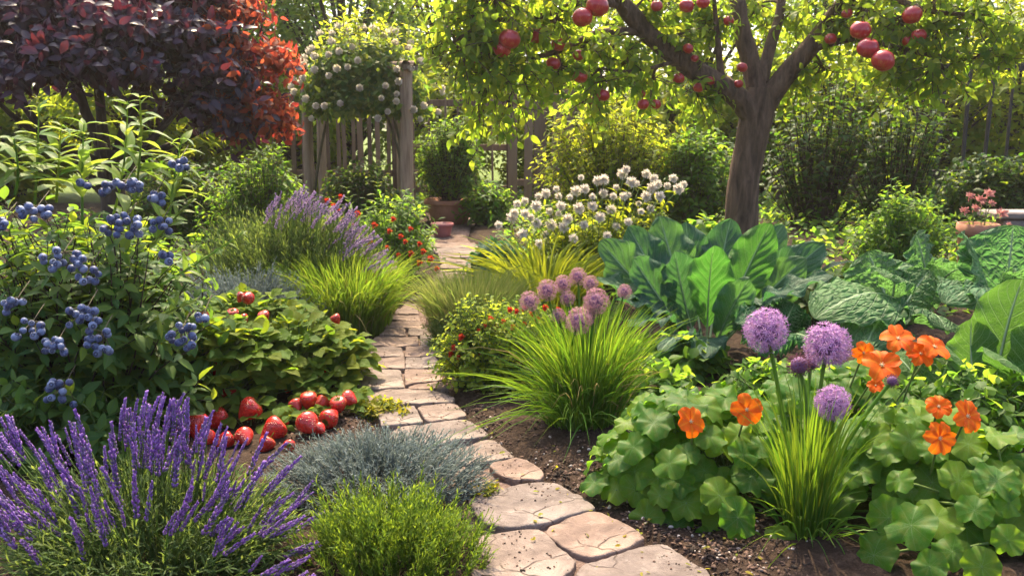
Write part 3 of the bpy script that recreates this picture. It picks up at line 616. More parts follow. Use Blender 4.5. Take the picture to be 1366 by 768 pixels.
for (a, b) in ((pa, pb), (pc, pd), (pa, pc), (pb, pd)):
    m = MB(); A, B = a.copy(), b.copy(); A[2] = B[2] = 1.84; d = nrm(B - A); tube1(m, [A - d * .12, B + d * .12], [.045, .04], 8, 6); m.build("beam", M_POST, ab)

def rose_flower_mesh(r=1.0):
    m = MB(); T = leafT(3, 1.05, -.5, -.7, .55)
    for ring, (k, ph, sc) in enumerate(((7, .5, 1.0), (6, .95, .85), (5, 1.25, .65), (4, 1.45, .45))):
        a = np.arange(k) * 6.283 / k + ring * .5; d = np.stack([np.cos(a) * math.cos(ph), np.sin(a) * math.cos(ph), np.full(k, math.sin(ph))], -1)
        inst(m, T, frames(d, np.stack([-np.cos(a), -np.sin(a), np.full(k, .6)], -1), sc * r), np.zeros((k, 3)))
    return m
M_WHITE = leaf_mat("white_petal", [(.62, .56, .44), (.72, .68, .58), (.76, .70, .66)], [(.7, .6, .4), (.8, .7, .55)], .3, .6)
rose = thing("climbing_rose", "white flowered climbing rose mounded over the wooden arbour", "rose", (pa[0], PF, H(PF)))
cen = at(488, 150, 8.8); n = 1500
d = nrm(rng.normal(size=(n, 3)) * [1, 1, .9]); d[:, 2] = np.where(d[:, 2] < -.35, -d[:, 2], d[:, 2]); k = U(.4, 1, n) ** .5
lump = 1 + .5 * fbm(d * 2.4 + 7, 3)
ctr = np.array([cen[0], 8.85, 1.55]); tips = ctr + d * np.array([.66, .62, .62]) * (k * lump)[:, None]
b = tips - (tips - ctr) * U(.2, .45, n)[:, None]; P = bez(b, (b + tips) / 2 + [0, 0, .06], tips, 4)
m = MB(); leaves_on(m, [L_OV, L_RND], P, np.linspace(0, 1, 9), 1.1, lambda f: .075, .2); m.build("foliage", GREEN["rose"], rose)
# upright young sprays on top, their bright leaf colour stands for the sunlit rim
nt_ = 60; a = U(0, 6.28, nt_); b = ctr + np.stack([.55 * np.cos(a) * U(.2, 1, nt_), .5 * np.sin(a), U(.35, .55, nt_)], -1); t = b + np.stack([U(-.1, .1, nt_), U(-.1, .1, nt_), U(.12, .32, nt_)], -1)
P2 = bez(b, (b + t) / 2 + [.02, 0, .03], t, 5); m = MB(); leaves_on(m, L_OV, P2, np.linspace(.1, 1, 9), .9, lambda f: .065, .1); m.build("lit_young_foliage", GREEN["bright"], rose)
m = MB(); s0 = np.array([[pa[0] + .05, PF - .06, .2], [pb[0], PB - .05, .2], [pa[0] - .06, PF + .1, .2]]); tubes(m, bez(s0, s0 + [[-.05, 0, .8], [.08, 0, .8], [.1, .1, .8]], np.tile(ctr, (3, 1)) + [[.2, 0, .1], [-.3, 0, .1], [0, .1, .2]], 10), np.linspace(.02, .012, 10)[None], 6)
tubes(m, P2, np.full((1, 5), .003), 3)
for i in range(40):
    e = tips[i]; tubes(m, bez(ctr[None], (ctr + e)[None] / 2 + [0, 0, .1], e[None], 6), np.linspace(.012, .004, 6)[None], 4)
m.build("stem", M_STEMB, rose)
rfm = rose_flower_mesh().mesh("rose_flower", M_WHITE)
cand = ctr + d * np.array([.68, .66, .64]) * lump[:, None]; ok = np.where((d[:, 1] < .15) & (d[:, 2] > -.45))[0]; rng.shuffle(ok); used = []
for i in ok:
    if len(used) >= 66: break
    if all(np.linalg.norm(cand[i] - u) > .07 for u in used):
        used.append(cand[i]); dd = nrm(d[i] + [0, -.5, .2]); R = frames(np.cross(dd, [.3, .2, .9])[None], dd[None])[0]; part("rose_flower", rfm, rose, cand[i] + d[i] * .03, R, U(.042, .058))

# ------------------------------------------------------------------ purple leaved tree
pt = thing("purple_tree", "spreading tree with dark purple leaves and orange red outer tips", "tree", (at(150, 300, 7.0)[0], 7.0, H(7.0)))
base = np.array(pt.location); tk = MB()
tube1(tk, [base - [0, 0, .05], base + [.03, 0, .5], base + [0, 0, .95]], [.13, .10, .09], 9, 12)
LIMB = []
for (px, py, Yd, r0) in ((-60, 30, 5.7, .05), (40, -40, 6.0, .05), (110, -90, 6.4, .05), (205, 60, 5.9, .045), (290, 60, 6.1, .045), (345, 130, 6.2, .035), (230, -60, 6.6, .045), (-40, 110, 5.4, .04), (120, 70, 5.3, .035), (250, 130, 5.6, .03)):
    e = at(px, py, Yd + .8); b = base + [0, 0, U(.55, .9)]; c = b * .45 + e * .55 + [0, 0, -.10]
    P = bez(b[None], c[None], e[None], 12); P[0] += fbm(P[0] * 2.5, 2)[:, None] * .12 * np.linspace(0, 1, 12)[:, None] * np.array([1, 1, 1]); tubes(tk, P, np.linspace(r0, .012, 12)[None], 7); LIMB.append(P[0])
tk.build("trunk", M_BARKD, pt)
PADS = [(-40, 60, 5.5), (30, 20, 5.6), (20, 90, 5.4), (90, 60, 5.4), (80, -10, 5.7), (140, 20, 5.6), (150, 85, 5.5), (200, 40, 5.7), (220, 100, 5.7), (260, 40, 5.9), (290, 90, 5.9), (320, 130, 6.0), (335, 160, 6.1), (280, 135, 6.0), (60, -60, 6.0), (160, -50, 6.1), (240, -20, 6.1), (300, 10, 6.2), (-60, -30, 6.0), (-60, 130, 5.4), (340, 75, 6.2), (-10, -70, 6.2), (40, 60, 6.2), (120, 40, 6.4), (190, 0, 6.5), (215, 60, 6.3), (-20, 120, 5.9), (10, 10, 6.5)]
fp, fr_ = MB(), MB(); tw = MB()
for (px, py, Yd) in PADS:
    if px < 250 and py > 95: continue
    c = at(px, py - 6, Yd + .8); n = 115; dd = nrm(rng.normal(size=(n, 3)) * [1, 1, .45]); rr = U(.25, 1, n) ** .5
    t = c + dd * np.array([.44, .44, .24]) * rr[:, None] + np.array([0, 0, -1]) * (.12 * rr ** 2)[:, None]; b = c + (t - c) * .3
    P = bez(b, (b + t) / 2 + [0, 0, .05], t, 4); tubes(tw, P[:30], np.linspace(.006, .003, 4)[None], 3)
    allp = np.concatenate(LIMB); near = allp[np.argmin(np.linalg.norm(allp - c, axis=1))]; tubes(tw, bez(near[None], (near + c)[None] / 2 + [0, 0, .05], c[None], 6), np.linspace(.016, .007, 6)[None], 5)
    red = sst(290, 370, px + (t[:, 0] - c[0]) * 190 + (60 - py) * .25 + rng.normal(size=n) * 42) > .5  # right-hand leaves coloured red for backlit glow as well as young growth
    for sel, mbx, ls in ((~red, fp, .10), (red, fr_, .085)):
        if sel.sum(): leaves_on(mbx, [L_OV, L_OV2], P[sel], np.linspace(.05, 1, 8), 1.15, lambda f: ls * (1.1 - .2 * f), .30)
tw.build("twig", M_BARKD, pt); fp.build("foliage", GREEN["purple"], pt); fr_.build("lit_young_foliage", GREEN["redleaf"], pt)

# ------------------------------------------------------------------ apple tree
at_root = thing("apple_tree", "apple tree with thick forked trunk and hanging red apples", "tree", (at(993, 345, 7.0)[0], 7.0, H(7.0)))
ay = lambda Yd: 7 - (7 - Yd) * .45
bk = MB(); A3 = lambda L: [at(px, py, ay(Yd)) for px, py, Yd in L]
bz = at(990, 380, 7.0); bz[2] = H(7.0) - .05
trunk_pts = [bz, *A3([(990, 310, 7.0), (993, 250, 7.0), (1001, 200, 7.0), (1010, 150, 7.0), (1014, 118, 7.0)])]
tube1(bk, trunk_pts, [.18, .138, .122, .120, .134, .11], 16, 46)
trunkV = bk.V[0]; 
V = bk.V[0].astype(float); ax = np.repeat(np.array(trunk_pts)[None, 0], len(V), 0); a_ = np.arange(len(V)) % 16 / 16 * 6.283
cz_ = V.reshape(46, 16, 3).mean(1, keepdims=True); rel = V.reshape(46, 16, 3) - cz_
k_ = 1 + .10 * np.sin(a_.reshape(46, 16) * 3 + V.reshape(46, 16, 3)[..., 2] * 2.2) + .26 * fbm(np.stack([np.cos(a_.reshape(46, 16)) * 2.2 + np.sin(a_.reshape(46, 16)) * 3.1, V.reshape(46, 16, 3)[..., 2] * 5, 0 * a_.reshape(46, 16)], -1), 3)
bk.V[0] = (cz_ + rel * k_[..., None]).reshape(-1, 3).astype(np.float32)
bk.build("trunk", M_BARK, at_root)
LIMBS = [
 ([(1010, 160, 7.0), (975, 122, 6.85), (925, 92, 6.6), (872, 52, 6.3), (832, 8, 6.0), (806, -50, 5.8), (770, -110, 5.6)], .098, .05),
 ([(866, 47, 6.25), (840, 42, 6.1), (795, 45, 5.85), (745, 68, 5.55), (690, 80, 5.3), (645, 72, 5.1)], .036, .01),
 ([(1014, 135, 7.0), (1003, 90, 7.05), (990, 40, 7.1), (983, -10, 7.15), (975, -80, 7.3)], .085, .05),
 ([(1016, 110, 7.0), (1028, 60, 7.15), (1040, 20, 7.25), (1048, -60, 7.5)], .055, .03),
 ([(1016, 148, 7.0), (1045, 105, 6.9), (1082, 62, 6.75), (1118, 15, 6.55), (1150, -30, 6.3), (1190, -90, 6.0)], .092, .05),
 ([(1075, 70, 6.8), (1110, 58, 6.5), (1150, 52, 6.2), (1205, 66, 5.8), (1280, 78, 5.5), (1380, 66, 5.3)], .03, .012),
 ([(965, 115, 6.8), (960, 82, 6.7), (957, 45, 6.6), (950, -20, 6.4)], .034, .014),
 ([(905, 80, 6.5), (880, 88, 6.2), (840, 95, 5.9), (800, 92, 5.7)], .018, .008),
 ([(832, 8, 6.0), (780, 2, 5.6), (720, 22, 5.2), (650, 30, 4.9), (600, 60, 4.7)], .03, .01),
 ([(1128, -5, 6.5), (1180, -5, 6.0), (1240, 15, 5.5), (1300, 20, 5.2)], .032, .012),
 ([(806, -50, 5.8), (760, -60, 5.2), (700, -30, 4.8), (640, 0, 4.6)], .03, .012),
]
limb_pts = []
for L, r0, r1 in LIMBS:
    m = MB(); P, _ = tube1(m, A3(L), np.linspace(r0, r1, len(L)), 9, 28); m.V[-1] = (m.V[-1] + (fbm(m.V[-1] * 9.0, 3)[:, None] * r0 * .35)).astype(np.float32); m.build("limb", M_BARK, at_root); limb_pts.append(P)
limb_pts = np.concatenate(limb_pts)
APADS = [(600, 20, 4.9, 1.0), (640, 60, 4.9, 1), (590, 70, 4.8, .8), (650, 110, 4.9, 1), (690, 40, 5.2, 1), (700, 100, 5.2, 1), (740, 30, 5.4, 1), (750, 100, 5.5, 1), (790, 60, 5.8, 1), (800, 110, 5.8, .9), (830, 75, 6.2, .9), (850, 20, 6.4, .8), (870, 110, 6.3, .9), (900, 40, 6.6, .9), (925, 130, 6.7, .8), (955, 30, 6.9, .8), (930, 0, 7.0, 1), (1000, 10, 7.6, 1), (1060, 20, 7.5, 1), (1065, 110, 7.4, .7), (1100, 95, 7.0, .8), (1120, 30, 6.6, .8), (1150, 20, 6.1, 1), (1200, 30, 5.8, 1), (1195, 95, 5.8, .8), (1250, 40, 5.6, 1), (1245, 90, 5.5, .9), (1300, 20, 5.4, 1), (1310, 70, 5.3, .8), (1360, 40, 5.2, 1), (660, 0, 4.7, 1), (720, -20, 5.0, 1), (780, -30, 5.4, 1), (680, 150, 5.3, .6), (640, 165, 5.0, .35), (780, 140, 5.9, .6), (1100, -20, 6.4, 1), (1180, -30, 5.9, 1), (560, 40, 5.1, .5), (620, -30, 4.8, 1), (875, -20, 6.2, 1), (1260, -20, 5.5, 1)]
fo, tw = MB(), MB()
for (px, py, Yd, k) in APADS:
    if py < 0: k *= .55
    if px < 620: px += 30
    if px < 900 and py > 80: k *= .7
    c = at(px, py, ay(Yd)); n = int(33 * k); near = limb_pts[np.argmin(np.linalg.norm(limb_pts - c, axis=1))]
    tubes(tw, bez(near[None], (near + c)[None] / 2 + np.array([[0, 0, .08]]) + rng.normal(size=(1, 3)) * .04, c[None], 8), np.linspace(.014, .006, 8)[None], 5)
    t = c + nrm(rng.normal(size=(n, 3)) * [1, 1, .8]) * (U(.15, .34, n) * (.7 + .3 * k))[:, None] - np.array([0, 0, .05]); b = c + (near - c) * U(0, .5, n)[:, None]
    P = bez(b, (b + t) / 2 + rng.normal(size=(n, 3)) * .05, t, 5); tubes(tw, P, np.linspace(.005, .0025, 5)[None], 3)
    leaves_on(fo, [L_OV, L_OV2], P, np.linspace(.3, 1, 8), 1.0, lambda f: .080, .28)
tw.build("twig", M_BARK, at_root); fo.build("foliage", GREEN["apple"], at_root)
def apple_mat():
    m, nt = newmat("apple_skin"); g = G(nt); tc = g.n("TexCoord"); sp = g.n("SeparateXYZ"); nt.links.new(tc.outputs["Object"], sp.inputs[0])
    nz = g.noise(tc.outputs["Object"], 1.6, 3); st = g.n("Mapping"); st.inputs["Scale"].default_value = (7, 7, .8); nt.links.new(tc.outputs["Object"], st.inputs[0])
    f = g.math('ADD', g.math('ADD', g.math('MULTIPLY', nz, .9), g.math('MULTIPLY', sp.outputs[2], .22)), g.math('MULTIPLY', g.noise(st.outputs[0], 2, 3), .75))
    col = g.ramp(f, [(.40, (.46, .30, .07)), (.52, (.52, .12, .04)), (.68, (.50, .025, .03)), (1.0, (.36, .008, .025))])
    dots = g.mapr(g.noise(tc.outputs["Object"], 26, 2), .70, .76, 0, .5); col = g.mix(dots, col, (.5, .35, .2))
    bs = g.pbsdf(col, .28, None, .5, Coat_Weight=.3); tl = g.n("BsdfTranslucent"); g.put(tl.inputs[0], (.7, .12, .05, 1))
    mx = g.n("MixShader"); mx.inputs[0].default_value = .12; nt.links.new(bs, mx.inputs[1]); nt.links.new(tl.outputs[0], mx.inputs[2]); g.out(mx.outputs[0]); return m
m = MB(); t = np.linspace(0, 1, 16); 
prof = [(max(.004, math.sin(math.pi * q) ** .62 * (1.0 - .10 * (q - .5))) , -.9 + 1.8 * q * 1.0 + (.0 if .12 < q < .88 else (.10 if q <= .12 else -.24) * (1 if q <= .12 else (q - .88) / .12))) for q in t]
lathe(m, prof, 24, wob=lambda V: V * np.array([1, 1, 1]) * (1 + .03 * np.sin(np.arctan2(V[..., 1], V[..., 0]) * 5) * (V[..., 2] < -.4))[..., None]); m.V[0] = m.V[0] * np.array([1, 1, 1.13], np.float32); APPLE = m.mesh("apple", apple_mat())
m = MB(); tube1(m, [(0, 0, .62), (.05, 0, 1.0), (.12, .02, 1.5)], [.07, .05, .06], 6, 6); STALK = m.mesh("stalk", M_STEMB)
APPLES = [(680, 52, 4.55, 16), (670, 66, 4.65, 13), (663, 60, 4.75, 10), (797, 8, 4.75, 17), (777, 23, 4.7, 15), (716, 47, 5.1, 13), (745, 59, 5.3, 11), (738, 85, 5.4, 11), (774, 102, 5.4, 11), (805, 127, 5.6, 10), (794, 135, 5.7, 8), (772, 74, 5.5, 9), (858, 139, 6.0, 9), (700, 90, 5.2, 7), (628, 80, 4.8, 8),
 (1148, 40, 5.3, 15), (1158, 64, 5.1, 16), (1178, 81, 4.9, 17), (1217, 20, 5.3, 14), (1226, 48, 5.4, 11), (1212, 55, 5.6, 9), (1130, 18, 6.1, 8), (1108, 52, 6.2, 9), (905, 105, 6.3, 9), (932, 117, 6.4, 8), (875, 139, 6.1, 8), (856, 125, 6.1, 6), (918, 65, 6.2, 8), (927, 78, 6.3, 6), (990, 90, 6.6, 8), (876, 8, 5.9, 9), (916, 8, 6.1, 11), (938, 3, 6.1, 10), (972, 28, 6.5, 8), (985, 112, 6.7, 7), (948, 108, 6.5, 7)]
for (px, py, Yd, r) in APPLES:
    Yd = ay(Yd); p = at(px, py, Yd); a = rng.normal() * .18; b_ = rng.normal() * .18 + .1; z = U(0, 6.28)
    R = np.array((Matrix.Rotation(a, 3, 'X') @ Matrix.Rotation(b_, 3, 'Y') @ Matrix.Rotation(z, 3, 'Z')))
    o = part("apple", APPLE, at_root, p, R, r * Yd / F * .88); sub("stalk", STALK, o)

# ------------------------------------------------------------------ shrubs of the middle and far garden
def gp(px, Yd): return np.array([at(px, 300, Yd)[0], Yd, float(H(Yd))])
shrub("leafy_shrub", "bushy mid green shrub behind the lavender, below the purple tree", "shrub", gp(350, 7.3), .58, .45, .98, 260, 14, .095, GREEN["mid"], [L_OV, L_LAN])
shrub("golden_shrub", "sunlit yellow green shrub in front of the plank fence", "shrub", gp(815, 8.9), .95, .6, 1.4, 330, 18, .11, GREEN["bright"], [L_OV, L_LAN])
shrub("leafy_shrub", "green shrub touching the apple trunk, beside the yellow green shrub", "shrub", gp(925, 8.6), .5, .45, 1.15, 240, 12, .11, GREEN["mid"])
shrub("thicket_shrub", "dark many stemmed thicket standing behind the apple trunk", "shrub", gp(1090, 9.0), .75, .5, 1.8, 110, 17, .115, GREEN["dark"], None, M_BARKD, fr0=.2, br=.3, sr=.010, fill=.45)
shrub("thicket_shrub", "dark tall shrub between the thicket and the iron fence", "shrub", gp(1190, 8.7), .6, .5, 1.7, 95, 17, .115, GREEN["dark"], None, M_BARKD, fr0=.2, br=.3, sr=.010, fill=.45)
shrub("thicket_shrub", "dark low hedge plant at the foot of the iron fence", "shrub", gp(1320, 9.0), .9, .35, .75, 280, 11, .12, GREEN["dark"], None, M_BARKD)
shrub("leafy_shrub", "fresh green rounded bush before the thicket, left of the terracotta pot", "shrub", gp(1203, 6.5), .44, .4, .78, 190, 15, .085, GREEN["mid"], [L_OV, L_LAN], M_STEM, phi=.95)
shrub("low_shrub", "small dark leafy plant under the apple tree beside the white flowers", "shrub", gp(925, 6.9), .32, .3, .42, 90, 9, .14, GREEN["mid"], [L_RND, L_OV])
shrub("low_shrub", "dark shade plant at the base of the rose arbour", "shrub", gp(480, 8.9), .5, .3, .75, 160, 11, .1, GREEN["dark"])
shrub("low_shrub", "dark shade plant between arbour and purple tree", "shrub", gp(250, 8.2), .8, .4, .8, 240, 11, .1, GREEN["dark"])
shrub("low_shrub", "shaded green plant in front of the lattice fence", "shrub", gp(650, 9.0), .35, .3, .5, 110, 9, .1, GREEN["mid"])
# hostas and other broad leaves at the foot of the apple tree
def hosta(label, base, n, L, wd, mat, group="broad leaved plants under the apple tree", sd=0):
    lv = []
    for i in range(n):
        a = i * 2.4 + U(-.3, .3); k = .35 + .65 * (i / n); l = L * U(.8, 1.1)
        tip = np.array(base) + [math.cos(a) * l * k, math.sin(a) * l * k * .8, l * (1.0 - .55 * k)]
        lv.append(dict(base=np.array(base) + [math.cos(a) * .03, math.sin(a) * .03, 0], tip=tip, width=wd * U(.8, 1.1), bulge=-.12, hint=(-math.cos(a) * .6, -math.sin(a) * .6, .8), n=14, m=7, pet=.25, ruffle=.006, rf=3, shape=.45))
    return leafy_vegetable("hosta", label, "plant", base, lv, mat, group)
hosta("broad leaved green hosta beside the apple trunk", gp(1065, 6.3), 15, .42, .15, GREEN["collard"])
hosta("small broad leaved hosta in front of the fresh green bush", gp(1120, 6.0), 11, .34, .14, GREEN["collard"])
hosta("low broad leaved plant between apple trunk and white flowers", gp(958, 6.3), 10, .34, .13, GREEN["mid"])

# pots, low wall
def pot(label, c, r, h, mat, name="terracotta_pot"):
    t = thing(name, label, "plant pot", c); m = MB()
    lathe(m, [(.001, .0), (r * .68, 0), (r * .72, .01), (r * .9, h * .78), (r * .9, h * .79), (r, h * .80), (r * 1.02, h * .84), (r * 1.0, h), (r * .9, h), (r * .86, h * .85), (.001, h * .84)], 28, c); m.build("body", mat, t)
    m = MB(); lathe(m, [(r * .855, h * .86), (r * .5, h * .9), (.001, h * .91)], 16, c); m.build("potting_soil", M_SOIL, t); return t
cp = gp(600, 9.3); pot("wide terracotta bowl holding the round clipped shrub", cp, .27, .26, M_POT)
shrub("round_shrub", "round dark green shrub growing in the terracotta bowl", "shrub", cp + [0, 0, .2], .46, .42, .98, 420, 12, .085, GREEN["mid"], [L_LAN, L_OV], M_BARKD, fr0=.35, br=.06, fill=.3, low=.3)
pot("small glazed pink pot on the path beyond the red flowered shrub", gp(590, 8.3), .11, .13, M_PINKPOT, "pink_pot")
pc_ = gp(1305, 6.6); pot("terracotta pot of faded pink flowers by the low stone wall", pc_, .15, .44, M_POT)
M_PINK = leaf_mat("faded_pink_petal", [(.45, .18, .17), (.55, .27, .25)], [(.6, .22, .2), (.7, .35, .3)], .35, .6)
def puff_mesh(n=40, w=.5, layers=1):
    m = MB(); T = leafT(2, w, .3, .15, .6); dd = nrm(rng.normal(size=(n, 3)) + [0, 0, .35]); inst(m, T, frames(dd, nrm(rng.normal(size=(n, 3))), U(.75, 1.05, n)), np.zeros((n, 3))); return m
PINKF = puff_mesh(22).mesh("flower", M_PINK)
def flowering(name, label, cat, base, pts, fmesh, size, mat, nleaf=30, lsize=.08, T=None, group=None, stem_r=.003, fname="flower", root=None, tilt=.3):
    base = np.array(base, float); r = root or thing(name, label, cat, base, group); pts = np.array(pts, float); N = len(pts)
    b = base + (pts - base) * np.array([.35, .35, 0]) + np.column_stack([rng.normal(size=(N, 2)) * .02, np.zeros(N)])
    c = b * .6 + pts * .4; c[:, 2] = base[2] + (pts[:, 2] - base[2]) * .6; P = bez(b, c, pts, 7); m = MB(); tubes(m, P, np.full((1, 7), stem_r), 4); m.build("stem", M_STEM, r)
    if nleaf: f = MB(); leaves_on(f, T or L_LAN, P, np.linspace(.05, .85, nleaf), .9, lambda q: lsize * (1.1 - .5 * q), .2); f.build("foliage", mat, r)
    for p in pts:
        dd = nrm(np.array([rng.normal() * tilt, rng.normal() * tilt - .25, 1.0])); R = frames(np.cross(dd, [.3, .9, .1])[None], dd[None])[0]; part(fname, fmesh, r, p, R, size * U(.65, 1.2))
    return r
flowering("pink_flower", "faded pink flowers growing in the terracotta pot", "flower", pc_ + [0, 0, .38], [at(x, y, 6.6) for x, y in ((1293, 262), (1308, 268), (1322, 272), (1300, 278), (1335, 285), (1318, 258), (1286, 282))], PINKF, .05, GREEN["mid"], 8, .07)
flowering("pink_flower", "straggling pink wildflowers in front of the low stone wall", "flower", gp(1345, 5.9), [at(x, y, 5.9) for x, y in ((1328, 308), (1345, 300), (1360, 305), (1352, 318), (1340, 322), (1372, 312), (1318, 318), (1362, 328))], PINKF, .028, GREEN["mid"], 8, .06)
lw = thing("stone_wall", "low grey pink stone wall behind the pot at the garden edge", "wall", gp(1400, 6.9))
m = MB(); x0 = at(1322, 300, 6.9)[0]; zb = float(H(6.9)); 
for k in range(4):
    for row in range(4): box(m, (x0 + k * .3 + (row % 2) * .06, 6.82 + U(-.01, .01), zb + row * .11 - .02), (x0 + k * .3 + .29 + (row % 2) * .06, 7.05, zb + row * .11 + .085), cham=.012)
m.build("stone_course", M_GREYSTONE, lw, False)
m = MB(); box(m, (x0 - .03, 6.79, zb + .426), (x0 + 1.3, 7.08, zb + .48), cham=.012); m.build("coping", M_GREYSTONE, lw, False)

# ------------------------------------------------------------------ red flowered shrub, white flowers, daylily
M_RED = leaf_mat("red_petal", [(.40, .02, .015), (.50, .045, .02), (.45, .02, .03)], [(.6, .05, .02), (.7, .1, .04)], .3, .45)
REDF = puff_mesh(34, .5).mesh("flower", M_RED)
rs, tips, _ = shrub("red_flower_shrub", "leafy shrub dotted with small round red flowers beside the path", "shrub", gp(525, 6.55), .40, .38, .72, 150, 12, .085, GREEN["mid"], [L_OV, L_LAN], M_STEM)
for x, y in ((437, 268), (446, 275), (450, 280), (458, 292), (493, 322), (500, 300), (520, 308), (535, 315), (541, 322), (532, 340), (548, 305), (517, 330), (560, 325), (470, 300), (478, 285), (549, 338), (560, 350), (575, 345), (508, 345), (530, 365), (487, 338), (565, 335), (455, 262), (525, 292), (583, 358)):
    part("flower", REDF, rs, at(x, y, 6.12 + U(-.05, .05)), None, U(.024, .036))
def shoots(root, lst, mat, T, ls, pname="young_shoot", opp=True, nl=11, r0=.006, fr0=.25, phi=.95):
    """tall explicit shoots: (base xyz, tip xyz)"""
    for b, t in lst:
        b, t = np.array(b, float), np.array(t, float); P = bez(b[None], (b + t)[None] / 2 + rng.normal(size=(1, 3)) * .02, t[None], 9); m = MB(); tubes(m, P, np.linspace(r0, r0 * .4, 9)[None], 5)
        leaves_on(m, T, P, np.linspace(fr0, .985, nl), phi, lambda f: ls * (1.15 - .75 * f), .05, opposite=opp); m.build(pname, mat, root)
shoots(rs, [(at(508, 340, 6.5), at(505, 222, 6.5)), (at(470, 330, 6.45), at(462, 250, 6.4)), (at(530, 340, 6.6), at(540, 255, 6.6)), (at(455, 330, 6.4), at(445, 262, 6.4)), (at(560, 350, 6.4), at(578, 300, 6.3))], GREEN["shoot"], [L_LAN], .13)
# white puffs
M_PUFF = leaf_mat("white_floret", [(.74, .68, .62), (.82, .78, .72), (.78, .68, .66)], [(.85, .75, .6), (.9, .82, .7)], .4, .7)
PUFF = puff_mesh(150, .30).mesh("flower_head", M_PUFF)
wf = [(775, 237), (797, 241), (742, 252), (718, 262), (690, 272), (700, 268), (728, 258), (822, 250), (835, 226), (830, 232), (862, 232), (849, 245), (838, 260), (818, 262), (805, 258), (790, 262), (772, 278), (748, 275), (745, 285), (733, 282), (708, 290), (716, 298), (700, 285), (760, 263), (768, 255), (815, 280), (832, 262), (852, 272), (870, 250), (877, 246), (890, 248), (898, 238), (912, 246), (862, 262), (855, 282), (822, 302), (800, 290), (779, 300), (752, 303), (735, 300), (686, 284), (728, 312), (697, 312), (765, 318), (810, 314), (838, 296), (880, 262), (905, 252), (780, 252), (842, 243), (757, 292), (790, 275), (715, 275), (683, 290), (745, 262), (872, 238), (868, 278), (805, 240), (665, 300), (720, 325)]
flowering("white_flower_bank", "bank of fluffy white flower heads on thin yellow green stems", "flower", gp(790, 6.5), [at(x, y, 6.15 + (320 - y) * .006 + U(-.15, .15)) for x, y in wf], PUFF, .043, GREEN["lily"], 14, .13, [L_LAN2, L_LAN], fname="flower_head")
shrub("leafy_shrub", "low yellow green leafy growth under the white flowers", "shrub", gp(800, 6.55), .72, .4, .5, 200, 10, .12, GREEN["bright"], [L_OV, L_LAN2], M_STEM)
tuft("daylily_clump", "arching bright yellow green daylily leaves beside the white flowers", "plant", gp(728, 5.75), 260, .62, .16, 1.0, .009, GREEN["lily"], droop=.55, bx=1.6)
shrub("low_shrub", "blue green low plant at the path bend below the white flowers", "shrub", gp(660, 6.6), .3, .25, .35, 80, 9, .1, GREEN["collard"], [L_RND])

# ------------------------------------------------------------------ lavender mound, silver plant, grasses of the middle distance
def spike_mesh(L, r, whorls, per, seed, mats):
    m = MB(); T = sphereT(1, 5, 4); pts, M = [], []
    for i in range(whorls):
        f = i / (whorls - 1); z = L * (f ** .9); rr = r * U(.75, 1.2) * (.55 + .45 * math.sin(math.pi * (.15 + .75 * f))) * (1 - .45 * f); k = max(3, int(per * (1 - .35 * f)))
        for j in range(k):
            a = j * 6.283 / k + i * .6 + rng.normal() * .2; dd = np.array([math.cos(a), math.sin(a), .8 + .6 * f]); dd /= np.linalg.norm(dd)
            s = r * .52 * U(.75, 1.15); pts.append(np.array([math.cos(a) * rr * .62, math.sin(a) * rr * .62, z + rng.normal() * L * .012])); M.append(frames(dd[None], np.array([[0, 0, 1.]]))[0] * (s * np.array([.5, 1.05, .5]))[None])
    pts, M = np.array(pts), np.array(M); sel = rng.random(len(pts)) < .64
    inst(m, T, M[sel], pts[sel], 0); inst(m, T, M[~sel] * .85, pts[~sel], 1); tube1(m, [(0, 0, -.01), (0, 0, L * .95)], [r * .12, r * .08], 4, None, 2)
    return m.mesh("flower_spike", mats)
M_LAV = leaf_mat("lavender_floret", [(.18, .075, .33), (.27, .14, .43), (.40, .26, .54)], [(.36, .12, .6), (.46, .22, .7)], .25, .6, patch=.2)
M_CAL = leaf_mat("lavender_calyx", [(.13, .09, .22), (.22, .17, .30)], [(.25, .2, .35), (.3, .25, .4)], .25, .7)
SPIKES = [spike_mesh(1, .15, 11, 6, i, [M_LAV, M_CAL, GREEN["lav"]]) for i in range(5)]
M_PALE = leaf_mat('pale_lavender_floret', [(.46, .30, .49), (.55, .40, .57), (.60, .49, .60)], [(.6, .42, .65), (.7, .52, .7)], .4, .6, patch=.2)
PALE = [spike_mesh(1, .15, 9, 5, i, [M_PALE, M_CAL, GREEN['lav']]) for i in range(5)]
